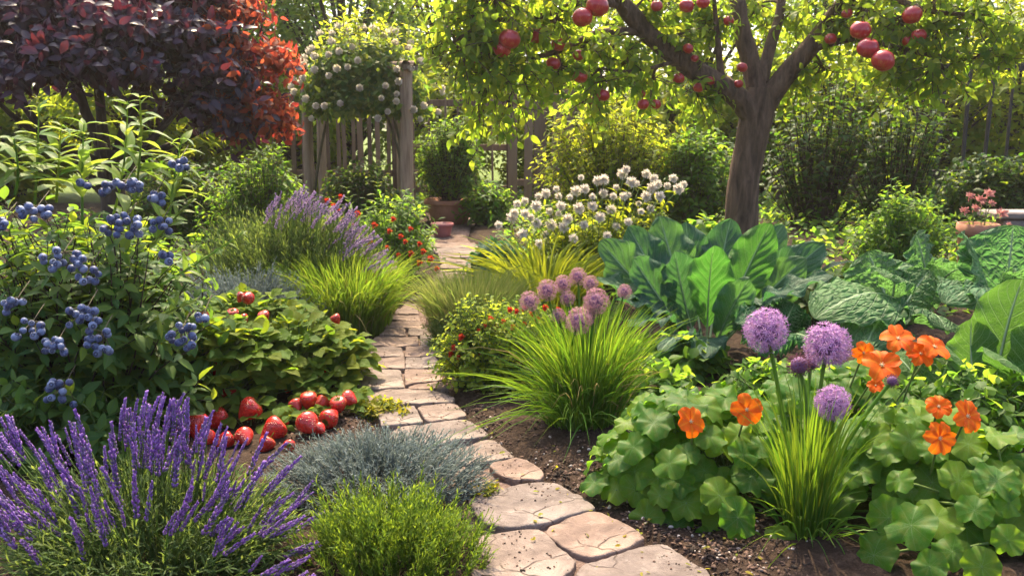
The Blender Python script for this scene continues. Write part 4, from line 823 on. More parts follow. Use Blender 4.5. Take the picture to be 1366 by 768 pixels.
def lavender(name, label, base, tips, nfol, fh, frx, fry, spike_len, spike_w, stem_r, nfill=0, leafs=.05, fmat="lav", lean=(.06, 0, .55), smats=None):
    base = np.array(base, float); r = thing(name, label, "lavender", base); tips = np.array(tips); N = len(tips)
    b = base + (tips - base) * np.array([.58, .6, 0]) + np.column_stack([rng.normal(size=(N, 2)) * .03, np.full(N, .02)]); c = b * .55 + tips * .45; c[:, 2] = base[2] + (tips[:, 2] - base[2]) * .62
    P = bez(b, c, tips, 8); m = MB(); tubes(m, P, np.full((1, 8), stem_r), 3); leaves_on(m, L_NEED, P, [.35, .42, .5, .58, .66], .5, lambda f: leafs * .8, 0, opposite=True); m.build("flower_stem", GREEN[fmat], r)
    T = tangents(P)[:, -1]
    NP = min(N, 98); extra = MB(); mats_ = [M_PALE if smats else M_LAV, M_CAL, GREEN['lav']]
    for i in range(N):
        dd = nrm(T[i] * [1, 1, .6] + np.array(lean) + rng.normal(size=3) * .10); s = spike_len * U(.5, 1.25); R = frames(np.cross(dd, [.9, .3, .1])[None], dd[None])[0]
        if i >= NP:
            me = (PALE if smats else SPIKES)[i % 5]; nv = len(me.vertices); co = np.empty(nv * 3, np.float32); me.vertices.foreach_get('co', co); mi_ = np.empty(len(me.polygons), np.int32); me.polygons.foreach_get('material_index', mi_)
            VV = (co.reshape(-1, 3) * np.array([spike_w, spike_w, 1])) @ (R * s).T + (tips[i] - dd * s * .4); lt = np.array([len(p_.vertices) for p_ in me.polygons])
            first = True
            for mk in np.unique(mi_):
                fs = [np.array([list(me.polygons[k].vertices) for k in np.where((mi_ == mk) & (lt == sz_))[0]]) for sz_ in (3, 4)]
                fs = [f_ for f_ in fs if f_.size]
                if first: extra.add(VV, fs, None, int(mk)); base_n = extra.n - nv; first = False
                else: extra.n -= nv; extra.V.append(np.zeros((0, 3), np.float32)); extra.UV.append(np.zeros((0, 2), np.float32)); [ (extra.L.append((f_ + base_n).ravel()), extra.T.append(np.full(len(f_), f_.shape[1])), extra.MI.append(np.full(len(f_), int(mk)))) for f_ in fs]; extra.n += nv
            continue
        o = part("flower_spike", (PALE if smats else SPIKES)[i % 5], r, tips[i] - dd * s * .4, R * np.array([spike_w, spike_w, 1])[None], s)
    if N > NP: eo = extra.build('small_flower_spike', mats_, r); eo['kind'] = 'stuff'
    t = dome(nfol, base, frx, fry, fh, .45, .15); bb = base + (t - base) * [.55, .55, .0]; cc = bb * .5 + t * .5; cc[:, 2] = base[2] + (t[:, 2] - base[2]) * .7
    P = bez(bb, cc, t, 6); m = MB(); tubes(m, P, np.full((1, 6), stem_r * .9), 3); leaves_on(m, L_NEED, P, np.linspace(.15, 1, 14), .5, lambda f: leafs * (1.1 - .4 * f), 0); m.build("foliage", GREEN[fmat], r); return r
bm_ = gp(400, 5.75); tp = []
for _ in range(190):
    x = 514 - 160 * rng.random() ** 1.2; yl = np.interp(x, [350, 400, 450, 480, 512], [278, 268, 285, 318, 355]); tp.append(at(x, yl - 6 + abs(rng.normal()) * 22, 5.55 + U(-.3, .4)))
lavender("lavender_bush", "rounded mound of pale lavender with purple spikes along the path edge", bm_, tp, 60, .5, .5, .5, .15, .50, .0028, leafs=.06, lean=(.5, -.1, .25), smats=1)
spiky_mound("lavender_mound", "large rounded grey green mound of lavender stems not yet in flower", "lavender", gp(385, 5.65), .72, .5, .70, 1500, 18, .048, GREEN["lav"], sr=.0026, up=.8, phi=.4, low=.12)
tuft("ornamental_grass", "rounded bright green grass tuft spilling toward the path", "grass", gp(458, 5.35), 3000, .58, .27, .46, .0028, GREEN["soft"], droop=.8, hv=.6)
spiky_mound("silver_plant", "low silver blue grey mound behind the strawberry leaves", "plant", gp(325, 5.0), .46, .32, .46, 600, 18, .034, GREEN["grey"])
tuft("ornamental_grass", "pale green feathery grass mound at the path's outer bend", "grass", gp(630, 5.0), 3000, .50, .22, .36, .0024, GREEN["straw_grass"], droop=.6)
spiky_mound("silver_plant", "grey green lower skirt of needles under the feathery grass mound", "plant", gp(622, 4.85), .27, .22, .24, 260, 14, .04, GREEN["lav"])

# ------------------------------------------------------------------ button flower bush, middle chives with muted alliums
bf, tips, _ = shrub("button_flower_bush", "small round leaved yellow green bush with red button flowers", "shrub", gp(668, 4.15), .39, .28, .47, 460, 12, .040, GREEN["button"], [L_RND], M_STEM, phi=1.1, fill=.6, low=.05)
for x, y in ((606, 463), (616, 449), (639, 441), (648, 434), (663, 437), (690, 415), (700, 411), (681, 413), (640, 475), (685, 436), (692, 480), (602, 472), (612, 476), (655, 425), (672, 428), (710, 418), (728, 410), (718, 425), (745, 412), (700, 432)):
    part("flower", REDF, bf, at(x, y, 4.05 + U(-.04, .02)), None, U(.015, .024))
M_ALL = leaf_mat("allium_floret", [(.36, .16, .40), (.48, .26, .52), (.56, .36, .58)], [(.5, .25, .5), (.6, .4, .6)], .3, .6, patch=.15)
M_ALLM = leaf_mat("faded_allium_floret", [(.36, .15, .22), (.46, .24, .29), (.52, .32, .34)], [(.5, .25, .28), (.6, .36, .36)], .3, .6, patch=.15)
M_ALLD = plain_mat("allium_core", (.11, .04, .12), (.22, .10, .22), 14, .8, .4)
M_BUD = leaf_mat("allium_bud", [(.10, .035, .075), (.17, .07, .11)], [(.2, .07, .12), (.3, .1, .15)], .2, .6)
def allium_mesh(n, mats, closed=False):
    """globe of star florets on rays"""
    i = np.arange(n) + .5; ph = np.arccos(1 - 2 * i / n); th = math.pi * (1 + 5 ** .5) * i
    d = np.stack([np.cos(th) * np.sin(ph), np.sin(th) * np.sin(ph), np.cos(ph)], -1); d = nrm(d + rng.normal(size=d.shape) * .05); m = MB()
    inst(m, sphereT(.52 if not closed else .7, 14, 10), np.eye(3)[None], np.zeros((1, 3)), 1)
    R = U(.80, 1.04, n); T = leafT(2, .24, .25, .1, .45)
    for k in range(6):
        a = k * 6.283 / 6 + U(0, .3, n); sx = nrm(np.cross(d, [.3, .2, .9])); sy = np.cross(sx, d); pr = sx * np.cos(a)[:, None] + sy * np.sin(a)[:, None]
        q = nrm(pr * (1 if not closed else .45) + d * (.55 if not closed else .9)); inst(m, T, frames(q, d, .20 * U(.75, 1.2, n)), d * (R - .10)[:, None], 0)
    tubes(m, np.stack([d * .5, d * (R * .7)[:, None], d * (R - .08)[:, None]], 1), np.full((1, 3), .012), 3, 0)
    # stamens: fine pale rods
    tubes(m, np.stack([d * (R - .12)[:, None], d * (R + .02)[:, None], d * (R + .07)[:, None]], 1), np.full((1, 3), .010), 3, 0)
    return m.mesh("flower_head", mats)
ALL_BIG = [allium_mesh(230, [M_ALL, M_ALLD]) for _ in range(2)]; ALL_MID = allium_mesh(150, [M_ALLM, M_ALLD]); ALL_BUD = allium_mesh(120, [M_BUD, M_ALLD], True)
def alliums(root, base, heads, stem_r):
    base = np.array(base)
    for (p, r, me) in heads:
        p = np.array(p); b = base + np.array([rng.normal() * .025, rng.normal() * .025, 0]); c = b * .5 + p * .5 + [rng.normal() * .02, 0, .05]; m = MB()
        tubes(m, bez(b[None], c[None], p[None], 12), np.linspace(stem_r * 1.15, stem_r, 12)[None], 7); m.build("flower_stem", GREEN["chive"], root)
        dd = nrm(np.array([(p[0] - base[0]) * .5, -.35, 1])); R = frames(np.cross(dd, [.3, .9, .1])[None], dd[None])[0]; part("flower_head", me, root, p, R, r)
cb = gp(788, 3.62)
ch, _, _ = tuft("chive_clump", "large clump of bright green chive blades under dusky allium heads", "plant", cb, 1500, .62, .14, .42, .0026, GREEN["chive"], droop=.5, hv=.7)
tuft("", "", "", cb + [-.04, -.04, 0], 260, .42, .13, 1.0, .0028, GREEN["chive"], droop=.78, hv=.4, root=ch, az=(3.7, 1.0), pname="arching_blades")
alliums(ch, cb, [(at(x, y, 3.62 + dy), r * 3.62 / F, ALL_MID) for x, y, r, dy in ((706, 402, 15, .05), (730, 387, 16, .15), (751, 379, 14, .25), (771, 369, 14, .3), (788, 378, 12, .2), (795, 402, 19, .0), (772, 428, 19, -.1), (745, 421, 11, .1), (833, 389, 11, .1), (757, 398, 12, .2), (783, 420, 14, .0))], .004)

# ------------------------------------------------------------------ vegetables
B = lambda px, py, Yd: at(px, py, Yd)
cbase = gp(950, 4.75)
def cl(tip, w, **k): 
    d = dict(base=cbase + np.append(nrm((np.array(B(*tip)) - cbase)[:2]) * .05, .02), tip=B(*tip), width=w, bulge=.16, hint=(0, -.75, .65), n=60, m=27, pet=.20, ruffle=.034, rf=5, cup=.10, quilt=.014); d.update(k); return d
leafy_vegetable("collard_plant", "large blue green collard with a fan of broad ribbed leaves", "vegetable", cbase, [
 cl((800, 322, 4.75), .30), cl((838, 302, 5.0), .28), cl((880, 288, 5.1), .30), cl((915, 296, 5.2), .28), cl((975, 292, 5.2), .28), cl((1045, 300, 5.2), .26),
 cl((1100, 325, 5.0), .28), cl((1112, 368, 4.55), .22, bulge=-.1, hint=(0, -.2, 1)), cl((1075, 345, 4.8), .26), cl((845, 345, 4.6), .26), cl((900, 335, 4.7), .24), cl((795, 372, 4.6), .24, bulge=-.05, hint=(0, -.3, 1)),
 cl((838, 436, 4.35), .17, bulge=-.22, hint=(-.3, -.3, 1)), cl((1028, 298, 4.85), .26, mat=GREEN["collard_young"], bulge=.1), cl((952, 328, 4.5), .24, mat=GREEN["collard_young"], bulge=.1),
 cl((1000, 372, 4.4), .20, bulge=-.05), cl((880, 470, 4.2), .17, bulge=-.2, hint=(-.2, -.3, 1)), cl((820, 400, 4.5), .2, bulge=-.15, hint=(-.2, -.3, 1)), cl((1060, 388, 4.4), .2, bulge=-.15, hint=(.2, -.3, 1)), cl((940, 478, 4.15), .2, bulge=-.2, hint=(0, -.4, 1)),
], GREEN["collard"])
def sv(b, t, w, **k):
    d = dict(base=B(*b), tip=B(*t), width=w, bulge=-.20, hint=(0, -.45, .9), n=84, m=56, pet=.04, ruffle=.024, rf=6, crink=.020, cf=15, cup=-.22, shape=.54); d.update(k); return d
leafy_vegetable("savoy_cabbage", "crinkled blue green savoy cabbage with one huge outer leaf", "vegetable", gp(1175, 4.45), [
 sv((1215, 420, 4.55), (1088, 425, 4.1), .46, hint=(-.35, -.5, .8)), sv((1190, 420, 4.6), (1158, 335, 4.7), .44, bulge=.05), sv((1180, 440, 4.5), (1150, 470, 3.95), .36), sv((1210, 430, 4.5), (1262, 440, 4.05), .34, hint=(.3, -.5, .8)), sv((1200, 420, 4.6), (1240, 360, 4.7), .3, bulge=.05), sv((1190, 400, 4.55), (1180, 370, 4.3), .26, bulge=-.3)], GREEN["savoy"])
leafy_vegetable("savoy_cabbage", "smaller upright savoy cabbage beside the terracotta pot", "vegetable", gp(1240, 5.15), [
 sv((1240, 390, 5.2), (1222, 312, 5.15), .42, bulge=.0), sv((1240, 385, 5.2), (1185, 365, 4.85), .30, hint=(-.4, -.5, .8)), sv((1245, 385, 5.2), (1290, 360, 4.9), .30, hint=(.4, -.5, .8)), sv((1242, 385, 5.2), (1238, 385, 4.75), .32)], GREEN["savoy"])
leafy_vegetable("savoy_cabbage", "tall pale veined savoy cabbage in front of the stone wall", "vegetable", gp(1335, 4.6), [
 sv((1330, 420, 4.7), (1290, 318, 4.55), .46, bulge=.02), sv((1340, 420, 4.7), (1352, 300, 4.75), .52, bulge=.02), sv((1335, 415, 4.7), (1262, 405, 4.3), .34, hint=(-.4, -.5, .8)), sv((1340, 420, 4.7), (1325, 415, 4.15), .40), sv((1350, 415, 4.7), (1410, 380, 4.4), .4, hint=(.4, -.5, .8))], GREEN["savoy"])
leafy_vegetable("curly_kale", "frilly pale blue green kale between collard and savoy cabbage", "vegetable", gp(1035, 4.35), [
 sv((1040, 450, 4.4), (985, 432, 4.15), .24, ruffle=.045, rf=11), sv((1040, 450, 4.4), (1060, 405, 4.5), .24, ruffle=.045, rf=11, bulge=0), sv((1035, 455, 4.35), (1010, 470, 4.0), .24, ruffle=.045, rf=11), sv((1045, 455, 4.35), (1090, 462, 4.05), .24, ruffle=.045, rf=11), sv((1030, 450, 4.4), (990, 405, 4.5), .2, ruffle=.045, rf=11, bulge=0)], GREEN["savoy"])
leafy_vegetable("chard_plant", "tall smooth green chard leaves rising behind the nasturtiums", "vegetable", gp(1350, 3.8), [
 sv((1322, 540, 3.75), (1364, 372, 3.85), .34, crink=.006, cf=10, bulge=.08, ruffle=.016, rf=4, cup=.10, hint=(0, -.8, .6)), sv((1300, 540, 3.75), (1296, 425, 3.8), .24, crink=.006, cf=10, bulge=.10, ruffle=.014, rf=4, cup=.12, hint=(0, -.8, .6)), sv((1370, 540, 3.8), (1415, 400, 3.7), .32, crink=.006, cf=10, bulge=.06, ruffle=.016, rf=4, cup=.1, hint=(0, -.8, .6)), sv((1350, 540, 3.7), (1330, 480, 3.4), .28, crink=.006, cf=10, ruffle=.016, rf=4), sv((1290, 540, 3.7), (1262, 470, 3.5), .24, crink=.006, cf=10, ruffle=.016, rf=4)], GREEN["lettuce"])
leafy_vegetable("chard_plant", "low green salad leaves between kale and orange flowers", "vegetable", gp(1240, 3.6), [
 sv((1235, 545, 3.55), (1190, 470, 3.7), .24, crink=.01, cf=12, cup=.1), sv((1245, 545, 3.5), (1265, 480, 3.6), .26, crink=.01, cf=12, cup=.1), sv((1250, 560, 3.4), (1310, 530, 3.3), .22, crink=.01, cf=12), sv((1220, 560, 3.4), (1170, 530, 3.3), .2, crink=.01, cf=12)], GREEN["lettuce"])
shrub("low_shrub", "dark green low leaves filling the bed under the collard", "shrub", gp(900, 4.35), .35, .25, .22, 80, 7, .11, GREEN["mid"], [L_RND], M_STEM)
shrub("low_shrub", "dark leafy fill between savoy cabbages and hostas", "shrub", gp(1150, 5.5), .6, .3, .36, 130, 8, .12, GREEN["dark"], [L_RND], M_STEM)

shrub("low_shrub", "mid green leafy fill between the chive clump and the collard", "shrub", gp(870, 3.85), .3, .25, .22, 90, 8, .09, GREEN["mid"], [L_RND, L_OV], M_STEM)
shrub("low_shrub", "low leafy fill behind the nasturtiums under the kale", "shrub", gp(1060, 3.75), .4, .25, .25, 110, 8, .09, GREEN["mid"], [L_RND, L_OV], M_STEM)
shrub("low_shrub", "low leafy fill under the tall chard leaves", "shrub", gp(1310, 3.45), .5, .3, .30, 170, 8, .09, GREEN["mid"], [L_RND, L_OV], M_STEM)
# ------------------------------------------------------------------ blueberry bush
bbz = gp(100, 3.6); bb, tips, _ = shrub("blueberry_bush", "tall blueberry bush heavy with blue berries, pale upright young shoots", "shrub", bbz, .68, .55, 1.02, 330, 15, .115, GREEN["blueberry"], [L_OV, leafT(4, .38, .25, .35, .42, .06)], M_BARKD, sr=.006, fr0=.28, fill=.55, low=.06)
shoots(bb, [(at(45, 290, 3.5), at(52, 140, 3.5)), (at(150, 290, 3.6), at(170, 135, 3.5)), (at(110, 300, 3.45), at(112, 165, 3.45)), (at(175, 290, 3.5), at(186, 128, 3.5)), (at(20, 260, 3.4), at(18, 185, 3.35)), (at(75, 270, 3.6), at(82, 165, 3.6)), (at(225, 300, 3.5), at(243, 185, 3.5))], GREEN["shoot"], [leafT(4, .32, .3, .35, .4, .04), leafT(4, .30, .35, .6, .4, .04)], .175, nl=10)
shoots(bb, [(at(215, 380, 3.4), at(325, 310, 3.3)), (at(200, 330, 3.4), at(278, 245, 3.4)), (at(200, 430, 3.3), at(262, 400, 3.2)), (at(210, 300, 3.5), at(250, 222, 3.4))], GREEN["shoot"], [L_OV, L_LAN], .085, "lit_side_shoot", False, 15, .005, .1)  # right-edge shoots in the paler leaf colour, painting sunlight on that side
def berry_mat():
    m, nt = newmat("blueberry_skin"); g = G(nt); P = g.n("TexCoord").outputs["Object"]; n1 = g.noise(P, 2.5, 4); rn = g.n("ObjectInfo").outputs["Random"]
    col = g.ramp(g.math('ADD', g.math('MULTIPLY', n1, .6), g.math('MULTIPLY', rn, .4)), [(.16, (.12, .14, .06)), (.21, (.18, .08, .13)), (.26, (.04, .05, .125)), (.48, (.09, .115, .23)), (.76, (.20, .24, .37))]); sp = g.n("SeparateXYZ"); nt.links.new(P, sp.inputs[0])
    col = g.mix(g.mapr(sp.outputs[2], .80, .9), col, (.03, .035, .08)); g.out(g.pbsdf(col, .55, None, .4)); return m
m = MB(); n = 16; prof = [(.01, -1), (.38, -.93), (.7, -.72), (.93, -.36), (1, 0), (.94, .36), (.75, .68), (.52, .86), (.42, .93), (.40, 1.02), (.33, 1.0), (.30, .86), (.12, .80), (.01, .79)]
lathe(m, prof, n, wob=lambda V: V * (1 + .10 * np.sin(np.arctan2(V[..., 1], V[..., 0]) * 5) * (V[..., 2] > .9))[..., None]); BERRY = m.mesh("berry", berry_mat())
CL = [(45, 284, 3.02, 26, 10, 7), (165, 249, 3.12, 34, 9, 12), (165, 300, 3.02, 36, 16, 15), (80, 346, 2.92, 30, 14, 10), (118, 362, 2.9, 18, 20, 9), (18, 408, 2.88, 16, 10, 6), (38, 440, 2.86, 22, 14, 8), (74, 462, 2.84, 22, 12, 7), (112, 420, 2.88, 24, 16, 11), (132, 455, 2.9, 20, 18, 9), (82, 523, 2.9, 24, 18, 9), (240, 448, 3.0, 22, 20, 12), (238, 219, 3.3, 14, 7, 5), (215, 300, 3.2, 14, 10, 5), (205, 265, 3.25, 14, 8, 4), (0, 300, 2.95, 8, 12, 4), (225, 345, 3.2, 10, 8, 3), (270, 425, 3.1, 8, 5, 2), (112, 246, 3.25, 8, 5, 2)]
for (px, py, Yd, wx, wy, cnt) in CL:
    Yd += .10
    c = at(px, py, Yd); m = MB(); top = c + np.array([0, .06, .05]); P0 = bez(np.tile(top + [0, .06, .02], (1, 1)), (top + c)[None] / 2, c[None], 5); tubes(m, P0, np.full((1, 5), .0018), 4)
    pos, tries = [], 0; br = 5.3 * Yd / F; Yd += 0
    while len(pos) < cnt * 1.3 and tries < 900:
        tries += 1; q = at(px + U(-1, 1) * wx * .82, py + U(-1, 1) * wy * .9, Yd + U(-.03, .03))
        if all(np.linalg.norm(q - z) > br * 1.5 for z in pos): pos.append(q)
    pos = np.array(pos); tubes(m, bez(np.tile(c + [0, .04, .02], (len(pos), 1)), (pos + c) / 2 + [0, .03, .02], pos + [0, br * .6, 0], 4), np.full((1, 4), .0018), 3)
    tr = m.mesh("berry_stalk", M_STEMB); o = part("fruit_sprig", tr, bb, (0, 0, 0))
    for q in pos:
        dd = nrm(np.array([rng.normal() * .5, -.8 + rng.normal() * .3, .1 + rng.normal() * .5])); R = frames(np.cross(dd, [.2, .3, .9])[None], dd[None])[0] * (br * U(.85, 1.12))
        b_ = bpy.data.objects.new("berry", BERRY); COL.objects.link(b_); b_.parent = o; b_.matrix_basis = Matrix.Translation(Vector([float(x) for x in q])) @ Matrix([[float(x) for x in rr_] for rr_ in R]).to_4x4()
shrub("low_shrub", "dark green shaded leaves at the foot of the blueberry bush", "shrub", gp(60, 3.2), .5, .3, .35, 130, 9, .11, GREEN["blueberry"], None, M_STEM)

# ------------------------------------------------------------------ strawberries
L_STR = leafT(5, .78, .25, .35, .58, .04, .06)
def strawberry_plant(label, base, rx, ry, h, n, ls):
    base = np.array(base, float); r = thing("strawberry_plant", label, "strawberry plant", base, None); t = dome(n, base, rx, ry, h, .5, .15); b = base + (t - base) * [.3, .3, 0]
    c = b * .5 + t * .5; c[:, 2] = base[2] + (t[:, 2] - base[2]) * .8; P = bez(b, c, t, 6); m = MB(); tubes(m, P, np.full((1, 6), .003), 4); m.build("stem", M_STEM, r)
    m = MB(); out = nrm((t - base) * [1, 1, .3]) + rng.normal(size=(n, 3)) * .25; sx = nrm(np.cross(out, [0, 0, 1]))
    for k in (-1, 0, 1):
        d = nrm(out + sx * k * 1.25 + np.array([0, 0, U(-.3, .25)])); inst(m, L_STR, frames(d, nrm(np.array([0, -.2, 1]) + rng.normal(size=(n, 3)) * .3), ls * U(.75, 1.2, n)), t)
    m.build("foliage", GREEN["straw"], r); return r
sp1 = strawberry_plant("broad mass of trifoliate strawberry leaves against the blueberry bush", gp(268, 3.82), .40, .32, .42, 300, .085)
sp2 = strawberry_plant("sunlit strawberry plant nearest the stone path", gp(390, 4.10), .36, .32, .36, 300, .072)
sp3 = strawberry_plant("strawberry leaves below the silver grey mound", gp(330, 4.55), .40, .25, .42, 170, .075)
strawberry_plant("low strawberry runners sprawling among the fallen berries", gp(318, 3.58), .34, .12, .13, 46, .06)
strawberry_plant("low strawberry runners at the stone side end of the berry heap", gp(432, 3.75), .20, .13, .13, 44, .055)
shrub("golden_edging_plant", "yellow green small leaved cushion between strawberries and path", "plant", gp(448, 4.25), .17, .2, .27, 110, 10, .045, GREEN["edging"], [L_OV], M_STEM)
shrub("golden_edging_plant", "low golden leaved creeper hugging the path edge beside the berries", "plant", gp(500, 3.72), .15, .12, .07, 46, 7, .045, GREEN["edging"], [L_OV], M_STEM, low=.5)
shrub("golden_edging_plant", "small yellow sprigs at the path edge under the grey lavender", "plant", gp(645, 2.86), .07, .06, .06, 24, 6, .03, GREEN["edging"], [L_OV], M_STEM, low=.5)
def straw_mat():
    m, nt = newmat("strawberry_skin"); g = G(nt); P = g.n("TexCoord").outputs["Object"]; vo = g.n("TexVoronoi"); vo.inputs["Scale"].default_value = 7.5; vo.inputs["Randomness"].default_value = .55; nt.links.new(P, vo.inputs["Vector"])
    seed = g.mapr(vo.outputs["Distance"], .07, .13, 1, 0); pit = g.mapr(vo.outputs["Distance"], .1, .42, 0, 1); n1 = g.noise(P, 1.5, 2)
    col = g.ramp(n1, [(.3, (.45, .010, .010)), (.7, (.60, .025, .015))]); sp = g.n("SeparateXYZ"); nt.links.new(P, sp.inputs[0]); col = g.mix(g.mapr(sp.outputs[2], .75, 1.0, 0, .35), col, (.62, .25, .12)); col = g.mix(g.math('MULTIPLY', seed, .7), col, (.45, .22, .05))
    g.out(g.pbsdf(col, .27, g.bump(pit, .8, .12), .5, Coat_Weight=.25)); return m
STM = straw_mat(); BER = []
for k in range(3):
    m = MB(); e = (1.12, .98, 1.25)[k]; prof = [(.01, -1.10 * e), (.17, -1.03 * e), (.40, -.82 * e), (.68, -.46 * e), (.92, -.08), (1.0, .25), (.98, .5), (.84, .74), (.55, .88), (.2, .90), (.01, .88)]
    lathe(m, prof, 22, wob=lambda V: V * (1 + .10 * fbm(V * 1.1 + k * 9, 2))[..., None]); BER.append(m.mesh("strawberry", STM))
m = MB(); a = np.arange(9) * 6.283 / 9; inst(m, leafT(3, .38, .2, .45, .4), frames(np.stack([np.cos(a), np.sin(a), .15 + 0 * a], -1), np.array([0, 0, 1.]), .95), np.tile([[0, 0, .88]], (9, 1))); tube1(m, [(0, 0, .86), (.05, 0, 1.2), (.2, 0, 1.6)], [.06, .05, .05], 5, 5); CALYX = m.mesh("calyx", GREEN["straw"])
def put_berry(o_parent, p, r, i, aim=None):
    dd = nrm(np.array([rng.normal() * .8, rng.normal() * .5 + .35, .55 + rng.normal() * .4])) if aim is None else aim
    R = frames(np.cross(dd, [.2, .9, .3])[None], dd[None])[0]
    if o_parent is not None: o = part("strawberry", BER[i % 3], o_parent, p, R, r)
    else:
        o = bpy.data.objects.new("strawberry", BER[i % 3]); COL.objects.link(o); o.matrix_basis = Matrix.Translation(Vector([float(x) for x in p])) @ (Matrix([[float(x) for x in q] for q in R]) * float(r)).to_4x4()
    sub("calyx", CALYX, o); return o
HEAP = [(307, 537, 16, "ripe red strawberry at the top of the heap, standing highest"), (333, 551, 17, "largest round strawberry just below the topmost one in the heap"), (290, 553, 16, "plump strawberry touching the left side of the topmost berry"), (365, 567, 17, "plump strawberry alone in the middle, between the two heaps"), (411, 566, 16, "big strawberry at the left front of the path side heap"), (262, 566, 16, "strawberry behind the lavender spikes at the heap's left end"), (373, 555, 11, "small strawberry tucked behind the middle plump one"), (355, 588, 12, "pinkish strawberry in the very front of the left heap"), (326, 578, 13, "strawberry under the largest round one, partly hidden by lavender"), (440, 557, 14, "two toned strawberry with a yellow patch side, mid path heap"),
 (452, 549, 12, "strawberry at the back of the path side heap"), (412, 545, 12, "strawberry standing behind the big front berry of the path heap"), (430, 541, 11, "small strawberry deep under the leaves of the path heap"), (466, 541, 12, "strawberry nearest the stone path"), (409, 527, 11, "strawberry hanging highest in the path side heap"), (300, 580, 12, "strawberry half covered by lavender in front of the left heap"), (386, 592, 9, "lone pink strawberry lying in front between both heaps"), (275, 580, 12, "shaded strawberry low at the left end of the heap"), (243, 575, 12, "dark shaded strawberry under the blueberry bush edge"), (427, 573, 9, "little strawberry in front of the path side heap"), (395, 548, 10, "little strawberry between the middle berry and the path heap")]
for i, (px, py, r, lab) in enumerate(HEAP):
    Yd = gnd(px, py, .06)[1]; rr = r * Yd / F; p = gnd(px, py, rr + .03); ob = put_berry(None, p, rr, i); ob.location.z = float(bed_z(p[0], p[1])) - min((ob.matrix_basis.to_3x3() @ v.co).z for v in ob.data.vertices) - .004 + (.035 if py < 553 else 0); tag(ob, lab, "strawberry", "ripe strawberries lying in front of their plants")
for (pl, L) in ((sp1, [(232, 545, 3.75, 10), (330, 397, 3.8, 9), (272, 423, 3.75, 8), (190, 538, 3.5, 11), (285, 492, 3.7, 9), (283, 510, 3.7, 8), (215, 555, 3.6, 10)]), (sp2, [(448, 425, 4.1, 7), (360, 540, 3.85, 9), (385, 515, 3.9, 8), (430, 500, 3.95, 7)]), (sp3, [(311, 419, 4.2, 8), (325, 425, 4.2, 7), (352, 422, 4.2, 8), (322, 396, 4.3, 7), (345, 470, 4.2, 7)])):
    for i, (px, py, Yd, r) in enumerate(L): put_berry(pl, at(px, py, Yd), r * Yd / F, i)

# ------------------------------------------------------------------ foreground: lavender, grey lavender, green tuft
fb = gp(165, 2.38); tp = []
for _ in range(210):
    x = U(-25, 405); top = np.interp(x, [-20, 30, 60, 130, 170, 215, 260, 330, 370, 400], [560, 575, 585, 560, 545, 535, 552, 588, 610, 640]); f = U(0, 1) ** 1.3
    tp.append(at(x, top + f * 150 + 14, 2.52 - f * .42 + U(-.06, .06)))
lavender("lavender_bush", "big deep purple lavender bush with long flower spikes, closest to the viewer", fb, tp, 560, .30, .52, .42, .118, .50, .0024, leafs=.045, lean=(.12, 0, .5))
spiky_mound("grey_lavender", "dense silver grey lavender mound spilling onto the path stones", "lavender", gp(495, 2.86), .42, .28, .24, 760, 17, .026, GREEN["grey"], sr=.0024)
spiky_mound("rosemary_cushion", "bright green needle leaved cushion at the path's near corner", "plant", gp(510, 2.36), .31, .24, .25, 700, 16, .030, GREEN["rosemary"], sr=.0022, up=1.5, phi=.42, low=.1, lumpy=.9, fill=.45)

# ------------------------------------------------------------------ nasturtiums and front alliums
def nast_leaf(seed, n=40):
    a = np.arange(n) * 6.283 / n; rr = np.array([0, .2, .42, .62, .8, .92, 1.0]); lob = 1 + .030 * np.cos(a * 5 + seed) + .045 * np.cos(a * 9 + seed * 2) + .02 * np.cos(a * 2 + seed * 3); notch = 1 - .32 * np.exp(-((a - math.pi * 1.5) / .22) ** 2)
    V, uv = [(0, 0, -.04)], [(.5, .5)]
    for r in rr[1:]:
        L = 1 + (lob * notch - 1) * r ** 2; x, y = r * L * np.cos(a), r * L * np.sin(a)
        z = .13 * r ** 2 * np.cos(a * 3 + seed) + .12 * r ** 3 * np.cos(a * 5 + seed * 1.7) + .07 * r ** 3 * np.cos(a * 9 + seed * .7) - .10 * r ** 2
        V += list(zip(x, y, z)); uv += list(zip(.5 + .5 * r * np.cos(a), .5 + .5 * r * np.sin(a)))
    q, t = [], []
    for i in range(n):
        k = (i + 1) % n; t.append((0, 1 + i, 1 + k))
        for j in range(len(rr) - 2): b = 1 + j * n; q.append((b + i, b + n + i, b + n + k, b + k))
    return MB().add(np.array(V), [np.array(q), np.array(t)], uv).mesh("leaf", GREEN["nast"])
NL = [nast_leaf(s) for s in (0, 1.3, 2.9, 4.4)]
M_ORANGE = leaf_mat("orange_petal", [(.60, .085, .003), (.66, .115, .004), (.62, .07, .003)], [(.85, .16, .005), (.9, .22, .01)], .3, .5, "mid", (.62, .20, .01), patch=.2)
M_CENTRE = plain_mat("flower_centre", (.5, .32, .12), (.62, .5, .3), 30, .6, .2)
